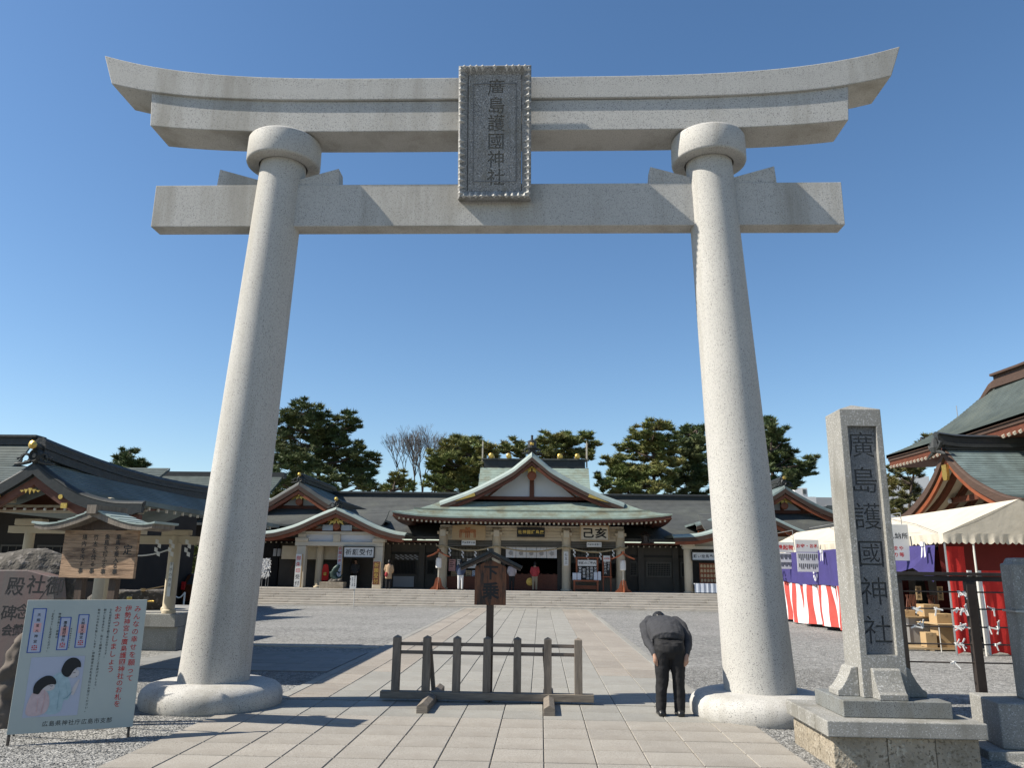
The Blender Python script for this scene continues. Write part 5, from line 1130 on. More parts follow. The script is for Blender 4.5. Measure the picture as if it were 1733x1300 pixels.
mb = MB(); write(mb, '手水の作法', ((a.x+b.x)/2, 17.0595, (a.z+b.z)/2+.1), X_, Z_, .08, .11, 'v', extr=.004); mb.build('notice_lettering', 'ink_soft', Wp)
bs = thing('stone_basin', 'rough dark stone water basin on the pavilion plinth', 'basin', (-8.9, 18.3, .76))
blob('basin_stone', [('loft', [((-9.75, 18.9, .74), (.95, 0, 0), (0, .6, 0)), ((-9.75, 18.9, 1.0), (.98, 0, 0), (0, .62, 0)), ((-9.65, 18.9, 1.18), (.80, 0, 0), (0, .55, 0))])], .06, 'rock', bs, 2, disp=(.10, .3))
ld = thing('bamboo_ladle', 'pale bamboo ladle resting on the rim of the stone basin', 'ladle', (-8.3, 17.7, 1.24)); MB().tube([(-9.2, 18.4, 1.20), (-8.75, 18.5, 1.30)], .014, 6).build('handle', 'board_tan', ld); MB().lathe((-9.22, 18.4, 1.17), [(.05, 0), (.055, .07), (.045, .07), (.04, .01)], 12).build('cup', 'board_tan', ld)
pr2 = thing('copper_bowl_rail', 'brass rail and cups catching the sun behind the notice board posts', 'rail', (-8.6, 16.4, 1.0))
MB().tube([(-9.4, 17.3, 1.0), (-8.4, 17.3, 1.0)], .02, 6).build('rail', 'gold', pr2)
for x in (-9.3, -8.95): MB().lathe((x, 17.3, 1.0), [(.03, 0), (.06, .05), (.05, .09), (.02, .1)], 10).build('cup', 'gold', pr2)
# dark buildings behind
Dk = thing('shrine_office', 'dark timber shrine building behind the water pavilion at the far left', 'shrine building', (-20, 27, 0))
MB().box(-34, -15.0, 27, 34, 0, 4.6).build('wall', 'wall_deep', Dk)
MB().box(-34, -14.9, 26.9, 26.99, 0, 1.2).build('dado', 'wood_dark', Dk)
for i in range(4): window(Dk, -20+1.3*i, -18.9+1.3*i, 1.3, 2.4, 26.98, 4, 3, 'wall_brown')
def fn(t, u): return Vector((-36+22.2*u, 28.5-4.2*t, 5.3-1.3*t-.35*math.sin(t*math.pi)))
courses(fn, 22, 4, .016, .1).build('roof_slope', 'copper_grey', Dk, fix=False); rafters(Dk, -30, -14, 56, 24.6, 3.75, 1.6, .05, .2, 'wood_fascia')
a = P(38, 733, 30)
def fn(t, u): return Vector((-42+(a.x+42-.2+.9*t)*u, 31-3.2*t, a.z-.25-1.5*t-.4*math.sin(t*math.pi)))
courses(fn, 18, 4, .02, .12).build('upper_roof', 'copper_grey', Dk, fix=False)
MB().box(-42, a.x-.1, 30.8, 31.3, a.z-.35, a.z-.05).build('upper_ridge', 'ridge', Dk); MB().box(-42, a.x+.1, 30.7, 31.4, a.z-.045, a.z+.05).build('ridge_cap', 'ridge', Dk)
MB().box(-42, a.x-1.4, 30.6, 34, 4.0, a.z-1.0).build('upper_wall', 'wall_dark', Dk)
La = thing('left_annex', 'long grey slate roofed annex behind the pavilion, left of the gate pillar', 'shrine building', (-22, 45, 0))
a, b = P(268, 803, 46), P(268, 838, 42.5)
def fn(t, u): return Vector((-40+24.3*u, 47-5.5*t, a.z+.1-2.4*t-.3*math.sin(t*math.pi)))
courses(fn, 24, 4, .018, .15).build('roof_slope', 'copper_grey', La, fix=False); MB().box(-40, -15.6, 46.8, 47.3, a.z-.05, a.z+.28).build('ridge', 'ridge', La)
MB().box(-40, -16.6, 43, 43.2, 0, 5.2).build('wall', 'wall_deep', La)
# memorial boulder
Ms = thing('memorial_boulder', 'great rounded memorial boulder with polished face lettered 殿社御 at the left edge', 'monument', (-6.8, 9.9, 0))
blob('boulder', [('loft', [((-6.75, 10.05, -.05), (.98, 0, 0), (0, .32, 0)), ((-6.75, 10.05, .6), (1.02, 0, 0), (0, .33, 0)), ((-6.75, 10.05, 1.35), (.95, 0, 0), (0, .30, 0)), ((-6.72, 10.05, 1.62), (.86, 0, 0), (0, .26, 0)), ((-6.62, 10.05, 1.80), (.62, 0, 0), (0, .2, 0)), ((-6.52, 10.05, 1.91), (.34, 0, 0), (0, .13, 0)), ((-6.48, 10.05, 1.95), (.1, 0, 0), (0, .05, 0))])], .035, 'rock', Ms, 2, disp=(.08, .28))
MB().prism([(-7.62, 9.62, .25), (-5.93, 9.62, .25), (-5.90, 9.62, 1.35), (-5.96, 9.62, 1.60), (-6.3, 9.62, 1.68), (-7.1, 9.62, 1.67), (-7.6, 9.62, 1.5)], (0, .25, 0)).build('polished_face', 'rock_face', Ms, bev=.01)
mb = MB()
for ch, px, py in (('御', 93, 993), ('社', 61, 990), ('殿', 26, 993)): write(mb, ch, P(px, py, 9.6195), X_, Z_, .235, off=.006, extr=.004, slant=.08)
for ch, px, py in (('念', 38, 1036), ('碑', 14, 1038), ('記', 66, 1036), ('献', 93, 1036)): write(mb, ch, P(px, py, 9.6195), X_, Z_, .19, off=.006, extr=.004, slant=.08)
for k, ch in enumerate('会賛奉'): write(mb, ch, P(12+18*k, 1067, 9.6195), X_, Z_, .14, off=.015, extr=.01, slant=.1)
mb.build('lettering', 'ink', Ms)
fb = thing('flag_banner', 'magenta and white vertical banner behind the memorial boulder', 'banner', P(126, 1020, 11.5)); a, b = P(121, 1040, 11.5), P(133, 978, 11.5)
MB().box(a.x, b.x, 11.5, 11.51, .2, b.z).build('cloth', 'magenta', fb); MB().tube([(a.x-.02, 11.5, 0), (a.x-.02, 11.5, b.z+.1)], .012, 6).build('pole', 'pole_white', fb)
mb = MB(); write(mb, 'おみくじ', ((a.x+b.x)/2+.01, 11.4995, 1.22), X_, Z_, .10, .13, 'v', off=.03, extr=.004); mb.build('lettering', 'paper', fb)
# rule board
Rb = thing('rules_board', 'roofed weathered plank board with brush writing headed 定 on posts behind the white poster', 'notice board', (-5.15, 9.2, 0))
rzb = R(9); cb_ = Vector((-5.17, 9.2, 0)); RM = Matrix.Rotation(rzb*-1, 3, 'Z')
def bq(x, y, z): return RM@(Vector((x, y, z))-cb_)+cb_
zz = 1.60; hts = [.085, .07, .095, .06, .09, .075, .08]; hts = [h*.55/sum(hts) for h in hts]
for h in hts:
    d = rnd.uniform(0, .004)
    MB().add([bq(x, y, z) for z in (zz+.0012, zz+h-.0012) for y in (9.17-d, 9.21) for x in (-5.66, -4.68)], [(0, 2, 3, 1), (4, 5, 7, 6), (0, 1, 5, 4), (2, 6, 7, 3), (0, 4, 6, 2), (1, 3, 7, 5)]).build('plank', 'wood_board', Rb, bev=.002); zz += h
MB().prism([bq(-5.60, 9.18, 2.155), bq(-4.74, 9.18, 2.155), bq(-5.17, 9.18, 2.30)], (0, .04, 0)).build('pediment', 'wood_dark', Rb)
for x in (-5.42, -4.98): MB().add([bq(x+dx, 9.22+dy, z) for z in (0, 2.2) for dy in (0, .08) for dx in (-.045, .045)], [(0, 2, 3, 1), (4, 5, 7, 6), (0, 1, 5, 4), (2, 6, 7, 3), (0, 4, 6, 2), (1, 3, 7, 5)]).build('post', 'wood_dark', Rb)
for s in (-1, 1):
    prof = smooth_prof([(0, 2.385), (.22, 2.30), (.45, 2.235), (.66, 2.215), (.80, 2.235)], 16); rt, rb_ = [], []
    k = 8
    for i in range(16):   # copper strips, one by one
        if i % 2: continue
        p, q = prof[i], prof[i+2]
        MB().prism([bq(cb_.x+s*p.x, 8.99, p.y+.004), bq(cb_.x+s*(q.x+.012), 8.99, q.y+.011), bq(cb_.x+s*(q.x+.012), 8.99, q.y-.012), bq(cb_.x+s*p.x, 8.99, p.y-.012)], RM@Vector((0, .46, 0))).build('roof_strip', 'copper_edge', Rb)
    V = [[bq(cb_.x+s*p.x*.97, 9.0, p.y-.014), bq(cb_.x+s*p.x*.97, 9.43, p.y-.014), bq(cb_.x+s*p.x*.97, 9.43, p.y-.085+.02*(p.x/.8)), bq(cb_.x+s*p.x*.97, 9.0, p.y-.085+.02*(p.x/.8))] for p in prof]
    MB().rings(V).build('eave_board', 'wood_grey', Rb)
MB().add([bq(cb_.x+dx, y, z) for z in (2.33, 2.43) for y in (8.95, 9.5) for dx in (-.06, .06)], [(0, 2, 3, 1), (4, 5, 7, 6), (0, 1, 5, 4), (2, 6, 7, 3), (0, 4, 6, 2), (1, 3, 7, 5)]).build('ridge_block', 'wood_grey', Rb)
mb = MB(); ub = RM@X_; nb_ = RM@Vector((0, -1, 0))
write(mb, '定', bq(-4.79, 9.1655, 1.925), ub, Z_, .125, off=.012, extr=.006, n=nb_)
for k, w_ in enumerate(('車馬を乗入る事', '魚鳥を捕ふる事', '竹木を伐る事', '境内を汚す事')): write(mb, w_, bq(-4.93-.15*k, 9.1655, 1.875), ub, Z_, .068, .46/len(w_), 'v', off=.01, extr=.006, n=nb_)
mb.build('lettering', 'ink', Rb)
# poster on easel
Po = thing('shrine_poster', 'white poster board on low legs with red writing and a drawing of praying women', 'poster', (-4.8, 8.4, 0))
A0, A1 = Vector((-5.275, 8.13, .10)), Vector((-4.275, 8.66, .10)); pu2 = (A1-A0).normalized(); nb2 = Vector((pu2.y, -pu2.x, 0)); up2 = (Z_+nb2*-.07).normalized()
pw2 = (A1-A0).length; ph2 = 1.29
def pq(u, v, n=0): return A0+pu2*(u*pw2)+up2*(v*ph2)+nb2*n      # u,v in 0..1
def plate(mb, u0, u1, v0, v1, n0, n1): mb.add([pq(u, v, n) for n in (n0, n1) for v in (v0, v1) for u in (u0, u1)], [(0, 1, 3, 2), (4, 6, 7, 5), (0, 4, 5, 1), (2, 3, 7, 6), (0, 2, 6, 4), (1, 5, 7, 3)]); return mb
plate(MB(), 0, 1, 0, 1, -.02, 0).build('board', 'poster_board', Po, bev=.003)
for u in (.02, .97):
    MB().bar(pq(u, .6, -.04), pq(u, -.08, -.01), .02, .02).build('leg', 'bronze', Po); MB().bar(pq(u, .6, -.04), pq(u, .6, -.04)+Vector((0, 0, -pq(u, .6).z))-nb2*.42, .02, .02).build('rear_leg', 'bronze', Po)
plate(MB(), .10, .53, .115, .56, .001, .003).build('picture_sheet', 'poster_sheet', Po)
def pt_(mb, s, u, v0, v1, size, along='v', n0=.0012):   # column centred at u from v1 (top) to v0
    write(mb, s, pq(u, (v0+v1)/2, n0), pu2, up2, size, (v1-v0)*ph2/len(s), along, off=.008, extr=.006, n=nb2)
for a_ in (('みんなの幸せを願って', .925, .345, .955, .070), ('伊勢神宮と廣島護國神社のお札を', .845, .155, .955, .066), ('おまつりしましょう', .755, .42, .955, .070)): mr_ = MB(); pt_(mr_, *a_); mr_.build('red_lettering', 'ink_red', Po)
mk_ = MB(); pt_(mk_, 'お札は家内安全を願う家のお守りです。', .695, .54, .93, .026); pt_(mk_, '朝夕に手を合わせ、祈りと感謝のまごころを捧げましょう。', .645, .30, .93, .026); pt_(mk_, '新年にはお札も新しくします。伊勢神宮のお札を当社にお受けください。', .595, .13, .93, .026)
pt_(mk_, '神棚が無いご家庭は', .275, .70, .90, .025); pt_(mk_, '「お札セット」をお求めください。', .22, .60, .92, .025); pt_(mk_, '神宮大麻のお札', .515, .66, .80, .014); pt_(mk_, '廣島護國神社のお札', .385, .62, .78, .014)
write(mk_, '広島県神社庁広島市支部', pq(.54, .063, .0008), pu2, up2, .054, .058, 'u', off=.004, extr=.006, n=nb2); mk_.build('black_lettering', 'ink', Po)
for (u0, u1, v0, v1, tx) in ((.055, .165, .595, .935, '天照皇大神宮'), (.285, .375, .61, .865, '廣島護國神社'), (.43, .52, .625, .885, '天照皇大神宮')):
    plate(MB(), u0, u1, v0, v1, .001, .003).build('charm_slip', 'poster_sheet', Po); fr_ = MB()
    for a_ in ((u0, u1, v0, v0+.006), (u0, u1, v1-.006, v1), (u0, u0+.008, v0, v1), (u1-.008, u1, v0, v1)): plate(fr_, *a_, .0035, .0045)
    fr_.build('slip_border', 'ink_blue', Po); s_ = MB(); uc = (u0+u1)/2
    for q in range(3):
        for r_ in range(3): plate(s_, uc-.021+.0155*q, uc-.021+.0155*q+.011, v0+.02+.014*r_, v0+.02+.014*r_+(.010 if (q+r_) % 2 else .006), .0035, .0045)
    s_.build('red_seal', 'ink_red', Po, kind='stuff')
    s_ = MB(); vm = v0+(v1-v0)*.55; plate(s_, uc-.03, uc+.03, vm-.03, vm+.04, .0035, .004); s_.build('pale_seal', 'ink_pale_red', Po)
    s_ = MB(); pt_(s_, tx, uc, v0+.065, v1-.03, .034, n0=.0046); s_.build('slip_lettering', 'ink', Po, kind='stuff')
def chaikin(p, k=2):
    for _ in range(k): p = [q for a, b in zip(p, p[1:]+p[:1]) for q in ((a[0]*.75+b[0]*.25, a[1]*.75+b[1]*.25), (a[0]*.25+b[0]*.75, a[1]*.25+b[1]*.75))]
    return p
def flat(name, pts, m, n):
    pts = chaikin(list(pts)) if len(pts) > 4 else pts; flat0(name, pts, m, n)
def stroke(name, pts, w, m, n):
    L1 = [(u, v+w) for u, v in pts]; flat0(name, L1+[(u+w*.6, v) for u, v in pts[::-1]], m, n)
def flat0(name, pts, m, n): MB().add([pq(u, v, n) for u, v in pts]+[pq(u, v, n+.0006) for u, v in pts], [tuple(range(len(pts)-1, -1, -1)), tuple(range(len(pts), 2*len(pts)))]).build(name, m, Po)
def ell(cu, cv, ru, rv, a0=0, a1=360, k=18): return [(cu+ru*math.cos(R(a0+(a1-a0)*i/k)), cv+rv*math.sin(R(a0+(a1-a0)*i/k))) for i in range(k+(a1-a0 < 360))]
mat('wash_line', (.20, .36, .42), .7, .1, 20); mat('wash_blue', (.42, .56, .60), .7, .1, 20); mat('wash_pink', (.66, .50, .50), .7, .1, 20); mat('wash_skin', (.66, .60, .58), .7, .05, 20)
flat('drawn_coat', [(.29, .42), (.36, .45), (.42, .40), (.46, .30), (.44, .22), (.40, .24), (.40, .13), (.24, .13), (.25, .32)], 'wash_blue', .004)
flat('drawn_coat', [(.15, .31), (.22, .33), (.28, .29), (.30, .20), (.27, .13), (.12, .12), (.115, .2)], 'wash_pink', .0055)
flat('drawn_face', ell(.455, .43, .045, .035), 'wash_skin', .007); flat('drawn_face', ell(.27, .335, .05, .03), 'wash_skin', .007)
flat('drawn_hands', [(.45, .28), (.47, .34), (.505, .39), (.515, .38), (.49, .30), (.475, .26)], 'wash_skin', .007)
flat('drawn_hair', [(.36, .43), (.35, .46), (.37, .52), (.41, .55), (.46, .55), (.50, .52), (.51, .47), (.485, .48), (.45, .455), (.43, .41), (.40, .40)], 'ink', .0085)
flat('drawn_hair', [(.155, .29), (.15, .35), (.18, .39), (.23, .42), (.28, .42), (.32, .39), (.33, .35), (.30, .355), (.26, .35), (.22, .32), (.20, .28), (.17, .29)], 'ink', .0085)
for pts, w in (([(.445, .438), (.455, .432), (.468, .436)], .004), ([(.47, .455), (.48, .45)], .003), ([(.475, .405), (.483, .403)], .004), ([(.275, .345), (.288, .338), (.30, .341)], .004), ([(.285, .32), (.292, .318)], .003)): stroke('drawn_line', pts, w, 'ink_soft', .0095)
for pts in ([(.36, .44), (.40, .36), (.43, .27)], [(.33, .38), (.36, .30), (.36, .16)], [(.42, .38), (.45, .33), (.47, .28)], [(.40, .24), (.43, .25), (.46, .29)]): stroke('drawn_fold', pts, .004, 'wash_line', .0095)
for pts in ([(.17, .30), (.20, .25), (.20, .15)], [(.24, .32), (.25, .24), (.24, .14)], [(.27, .28), (.28, .23), (.30, .19)]): stroke('drawn_fold', pts, .004, 'ink_pale_red', .0095)
# weathered stump at far left behind the poster
sb = thing('weathered_stump', 'brown weathered tree stump at the left edge behind the poster', 'stump', (-6.0, 9.2, 0))
blob('stump', [('limb', [(-5.95, 9.1, 0), (-5.93, 9.1, .45), (-5.86, 9.1, .85)], [.22, .16, .13])], .03, 'bark_grey', sb, 1, disp=(.12, .15))
# car rear
Cr = thing('parked_car', 'rear of an orange brown parked car showing left of the gate pillar', 'car', (-14, 35, 0))
x0, x1, y0, y1 = -14.85, -13.2, 32.9, 37
prf = [(y0, .35), (y0-.06, .62), (y0, .98), (y0+.35, 1.42), (y0+1.2, 1.5), (y0+2.4, 1.45), (y0+3.1, 1.0), (y1-.1, .86), (y1, .5), (y1-.1, .3)]
MB().rings([[Vector((x, y, z)) for y, z in prf] for x in (x0, x1)]).build('body', 'car_paint', Cr, bev=.06)
MB().add([(x0+.16, y0-.012+.02, 1.02), (x1-.16, y0+.008, 1.02), (x1-.22, y0+.30, 1.38), (x0+.22, y0+.30, 1.38)], [(0, 1, 2, 3)]).build('rear_window', 'glass', Cr)
for s, x in ((-1, x0), (1, x1)):
    MB().box(x-.015 if s < 0 else x-.13, x+.13 if s < 0 else x+.015, y0-.08, y0+.06, .80, 1.12).build('tail_light', 'lamp_red', Cr, bev=.01)
    MB().add([(x+s*.012, y0+.5, 1.0), (x+s*.012, y0+2.7, 1.0), (x+s*.0-.0, y0+2.3, 1.38), (x+s*.0, y0+.75, 1.38)], [(0, 1, 2, 3)]).build('side_window', 'glass', Cr)
    for yy in (y0+.7, y0+3.2):
        w = MB().rings([[Vector((x+dx*s, yy+r*math.cos(2*math.pi*j/24), .31+r*math.sin(2*math.pi*j/24))) for j in range(24)] for r, dx in ((.31, -.2), (.31, .02), (.2, .03))]).build('wheel', 'tyre', Cr); MB().rings([[Vector((x+dx*s, yy+r*math.cos(2*math.pi*j/16), .31+r*math.sin(2*math.pi*j/16))) for j in range(16)] for r, dx in ((.19, .02), (.17, .04))]).build('rim', 'steel', w)
MB().box(x0+.5, x1-.5, y0-.075, y0-.055, .55, .68).build('number_plate', 'sign_white', Cr)
ch = thing('white_chain', 'white chain hanging between low posts near the parked car', 'chain', P(305, 1012, 28)); MB().tube([P(292+1.5*i, 1003+9*math.sin(i/14*math.pi), 28) for i in range(15)], .025, 6).build('chain', 'pole_white', ch); c = P(292, 1003, 28)
for px in (292, 313): c = P(px, 1003, 28); MB().tube([(c.x, 28, 0), (c.x, 28, c.z)], .03, 6).build('post', 'pole_white', ch)
# ================================================================== RIGHT SIDE: TENTS
Tn = thing('event_tent', 'long cream canvas stall tent with scalloped edge and red striped curtains on the right', 'tent', (9.5, 19.3, 0))
ex, rxx, ze, zr_ = 9.45, 11.3, 2.74, 3.56
def can(u, v): # u along Y 0..1, v eave->ridge
    y = 19.0+16.5*u; sag = -.07*math.sin(math.pi*v)-.05*math.sin(math.pi*((u*5) % 1))*(1-v)
    return Vector((ex+(rxx-ex)*v, y, ze+(zr_-ze)*v+sag))
MB().grid([[can(u/50, v/10) for u in range(51)] for v in range(11)], (0, 0, -.01)).build('canopy', 'canvas', Tn, smooth=True, fix=False)
MB().grid([[Vector((2*rxx-can(u/30, v/6).x, can(u/30, v/6).y, can(u/30, v/6).z)) for u in range(31)] for v in range(7)], (0, 0, -.01)).build('canopy', 'canvas', Tn, smooth=True, fix=False)
MB().add([(ex, 19.0, ze), (2*rxx-ex, 19.0, ze), (rxx, 19.0, zr_)], [(0, 1, 2)]).build('gable_end', 'canvas', Tn)
def valance(p0, p1, n, h=.24, amp=.05, nrm=(0, -1, 0)):
    p0 = Vector(p0); p1 = Vector(p1); top, bot = [], []; nn = Vector(nrm); k = n*8
    for i in range(k+1):
        t = i/k; p = p0.lerp(p1, t); w = nn*(.025*math.sin(t*n*1.7)+.015*math.sin(t*n*4.1)); top.append(p+nn*.01); bot.append(p+w-Vector((0, 0, h-amp*(1-abs(math.sin(math.pi*i/8))))))
    return MB().grid([top, [(a+b)/2 for a, b in zip(top, bot)], bot], tuple(nn*-.006))
valance((ex, 19.0, ze), (2*rxx-ex, 19.0, ze), 26).build('front_valance', 'canvas', Tn, fix=False)
valance((ex, 35.5, ze), (ex, 19.0, ze), 90, nrm=(-1, 0, 0)).build('side_valance', 'canvas', Tn, fix=False)
for y in (19.05, 24, 29, 35.4):
    for x in (ex+.03, 2*rxx-ex-.03): MB().tube([(x, y, 0), (x, y, ze)], .024, 8).build('pole', 'steel', Tn)
x = P(1640, 930, 19).x
MB().tube([(x+.12, 19.02, 0), (x+.12, 19.02, ze)], .024, 8).build('pole', 'pole_white', Tn)
for (a, b) in (((ex, 19.02, ze), (ex-.0, 19.0, ze)),): pass
for y in (21.0, 25.6, 30.0): MB().tube([(ex-.02, y, ze-.1), (ex-.05, y, ze+.62), (ex-.05, y+2.5, ze+.60)], .012, 5).build('sign_pole', 'steel', Tn)
for y in (19.2, 24.5, 30): MB().tube([(ex-.02, y, ze+.02), (ex+.9, y+3.0, ze+.40), (rxx, y+7, zr_+.02)], .006, 4).build('guy_cord', 'bronze', Tn)
def curtain(name, p0, p1, z0, z1, n, mats, parent, waves=10, amp=.05, label=None, skew=0.):
    "vertical striped cloth; each stripe its own panel"
    p0 = Vector(p0); p1 = Vector(p1); d = p1-p0; nrm = Vector((d.y, -d.x, 0)).normalized()
    for i in range(n):
        g_ = []
        for v in range(7):
            row = []; vv = v/6
            for j in range(6):
                t = (i+j/5)/n; tt = min(1, max(0, t+skew*(1-vv)*math.sin(t*3.1))); s = math.sin(t*waves*math.pi)*amp*(1.2-vv*.6)+.02*math.sin(t*31+v)
                row.append(p0+d*tt+nrm*s+Vector((0, 0, z0+(z1-z0)*vv+.05*math.sin(t*4)*(1-vv))))
            g_.append(row)
        MB().grid(g_, tuple(nrm*-.004)).build(name, mats[i % len(mats)], parent, smooth=True, fix=False)
Cu = thing('striped_curtain', 'red and white striped ceremonial curtain hanging below the purple cloth on the tent side', 'curtain', (9.45, 28, 0))
curtain('stripe', (9.42, 33.8, 0), (9.42, 29.2, 0), .05, 1.5, 16, ['cloth_red_faded', 'cloth_white'], Cu, 6, .12, skew=.05)
curtain('stripe', (9.38, 29.2, 0), (9.38, 23.6, 0), .08, 1.42, 19, ['cloth_red_faded', 'cloth_white'], Cu, 7, .13, skew=.05)
Pu = thing('purple_curtain', 'deep purple cloth with white crests hung along the tent side above the stripes', 'curtain', (9.4, 28, 1.5))
curtain('cloth', (9.36, 33.8, 0), (9.36, 29.4, 0), 1.46, 2.55, 2, ['cloth_purple'], Pu, 6, .05)
curtain('cloth', (9.33, 29.4, 0), (9.33, 23.6, 0), 1.38, 2.55, 2, ['cloth_purple'], Pu, 7, .05)
curtain('cloth', (9.36, 23.6, 0), (9.36, 21.4, 0), 1.75, 2.55, 1, ['cloth_purple'], Pu, 5, .05)
MB().add([(9.34, 21.5, 2.5), (9.40, 19.35, 2.48), (9.40, 19.6, 1.62), (9.3, 20.4, 1.95), (9.3, 21.5, 1.8)], [(0, 1, 2, 3, 4)]).build('gathered_end', 'cloth_purple', Pu)
for y in (31.3, 27.4, 22.0):
    m_ = MB()
    for k in range(8): a_ = 2*math.pi*k/8; m_.add([Vector((9.24, y+.20*math.cos(a_+q), 1.78+.24*math.sin(a_+q)) ) for q in (0, .3, .6)]+[Vector((9.24, y+.06*math.cos(a_+.3), 1.78+.08*math.sin(a_+.3)))], [(0, 1, 2, 3)])
    m_.build('white_crest', 'cloth_white', Pu)
for y in (32.2, 30.4, 26.6, 25.0, 21.9, 19.6):
    tg = MB()
    for q in (-1, 1): tg.prism([(9.24, y+q*.05-.03, 2.50), (9.24, y+q*.05+.03, 2.50), (9.22, y+q*.09+.04, 2.18), (9.22, y+q*.09-.03, 2.22)], (.004, 0, 0))
    tg.box(9.2, 9.26, y-.07, y+.07, 2.46, 2.56); tg.build('white_tassel', 'cloth_white', Pu)
Fc = thing('front_curtain', 'red curtain with white stripes closing the near end of the tent', 'curtain', (10.2, 19.3, 0))
curtain('stripe', (9.60, 19.25, 0), (10.02, 19.25, 0), .02, 2.45, 1, ['cloth_red'], Fc, 4, .06); curtain('stripe', (10.02, 19.25, 0), (10.14, 19.25, 0), .02, 1.9, 1, ['cloth_white'], Fc, 2, .03)
curtain('stripe', (10.22, 19.25, 0), (10.36, 19.25, 0), .02, 1.9, 1, ['cloth_white'], Fc, 2, .03); curtain('stripe', (10.36, 19.25, 0), (10.9, 19.25, 0), .02, 1.9, 1, ['cloth_red'], Fc, 4, .06)
curtain('stripe', (9.9, 20.2, 0), (13.4, 20.2, 0), 1.65, 2.6, 1, ['cloth_red_shaded'], Fc, 9, .05); curtain('stripe', (10.9, 19.35, 0), (11.1, 19.35, 0), .02, 1.9, 1, ['cloth_white'], Fc, 2, .03)
Bc = thing('rear_curtain', 'shaded red and grey striped curtain along the back of the tent', 'curtain', (12.9, 27, 0))
curtain('stripe', (12.9, 35, 0), (12.9, 19.6, 0), .05, 2.6, 22, ['cloth_red_shaded', 'cabinet'], Bc, 12, .06)  # dark red and grey are red and white stripes with shade coloured in
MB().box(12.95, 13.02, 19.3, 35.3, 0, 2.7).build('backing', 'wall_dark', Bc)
# stock inside the tent
cbn = thing('storage_cabinet', 'grey two door storage cabinet standing inside the tent', 'cabinet', (10.5, 21.8, 0))
a, b = P(1532, 1078, 21.0), P(1600, 1045, 21.0)
for i in range(2): MB().box(a.x+.12+.52*i, a.x+.63+.52*i, 21.0, 21.5, .12, .72).build('door', 'cabinet', cbn, bev=.005)
MB().box(a.x-.12, a.x+.115, 20.98, 21.52, .10, .74).build('side_panel', 'sign_white', cbn); MB().box(a.x-.1, a.x+1.3, 20.9, 21.6, .73, .76).build('top', 'board_tan', cbn)
def carton(lab, x, y, z, w, d, h): 
    t = thing('cardboard_box', lab, 'box', (x, y, z), 'cardboard boxes in the tent'); MB().box(x-w/2, x+w/2, y-d/2, y+d/2, z, z+h).build('carton', 'cardboard', t, bev=.006); MB().box(x-.03, x+.03, y-d/2-.003, y+d/2+.003, z+h-.06, z+h+.003).build('tape', 'board_tan', t)
c = P(1600, 1070, 20.3); carton('large cardboard box standing beside the grey cabinet', c.x, 20.4, 0.08, .44, .4, .78)
carton('small cardboard box on the ground in front of the grey cabinet', c.x-.42, 20.3, .08, .26, .3, .34)
carton('open cardboard box stacked behind the large one', c.x-.05, 20.95, .76, .4, .4, .30)
carton('flat cardboard box lying on top of the grey cabinet', c.x-.55, 21.2, .76, .4, .35, .14)
pl = thing('wooden_pallet', 'pale wooden pallet boards under the cabinet and boxes', 'pallet', (c.x-.5, 20.6, 0))
for i in range(5): MB().box(c.x-1.3, c.x+.3, 20.1+.3*i, 20.3+.3*i, .03, .075).build('deck_board', 'board_tan', pl)
for x in (c.x-1.25, c.x-.5, c.x+.2): MB().box(x, x+.1, 20.1, 21.5, 0, .029).build('bearer', 'board_tan', pl)
ar = thing('arrow_display', 'bunches of dark decorative charm arrows with white tags displayed in the tent', 'display', (10.4, 21.1, .76))
rr = random.Random(9)
for g0 in (0, .55):
    m_ = MB(); tgs = MB()
    for k in range(12):
        a_ = rr.uniform(-.35, .35); x = a.x+.35+g0+rr.uniform(-.12, .12); m_.bar((x+a_*.5, 21.2, .78), (x-a_*.1, 21.25, 1.28), .022, .02); tgs.box(x+a_*.5-.02, x+a_*.5+.02, 21.15, 21.17, .78, .86)
    m_.build('arrows', 'wood_fascia', ar, kind='stuff'); tgs.build('tags', 'coat_tan', ar, kind='stuff')
    MB().box(a.x+.52+g0, a.x+.66+g0, 21.3, 21.32, 1.15, 1.5).build('price_tag', 'board_tan', ar); w_ = MB(); write(w_, '破魔矢', (a.x+.59+g0, 21.2995, 1.33), X_, Z_, .085, .1, 'v', off=.02, extr=.004); w_.build('tag_lettering', 'ink', ar)
sk = thing('small_table_rail', 'thin steel table frame at the open side of the tent', 'table', (9.6, 20, 0))
for y in (19.9, 21.5): MB().tube([(9.55, y, 0), (9.55, y, .62)], .012, 6).build('leg', 'pole_white', sk)
MB().box(9.5, 10.0, 19.85, 21.55, .62, .64).build('table_top', 'board_tan', sk)
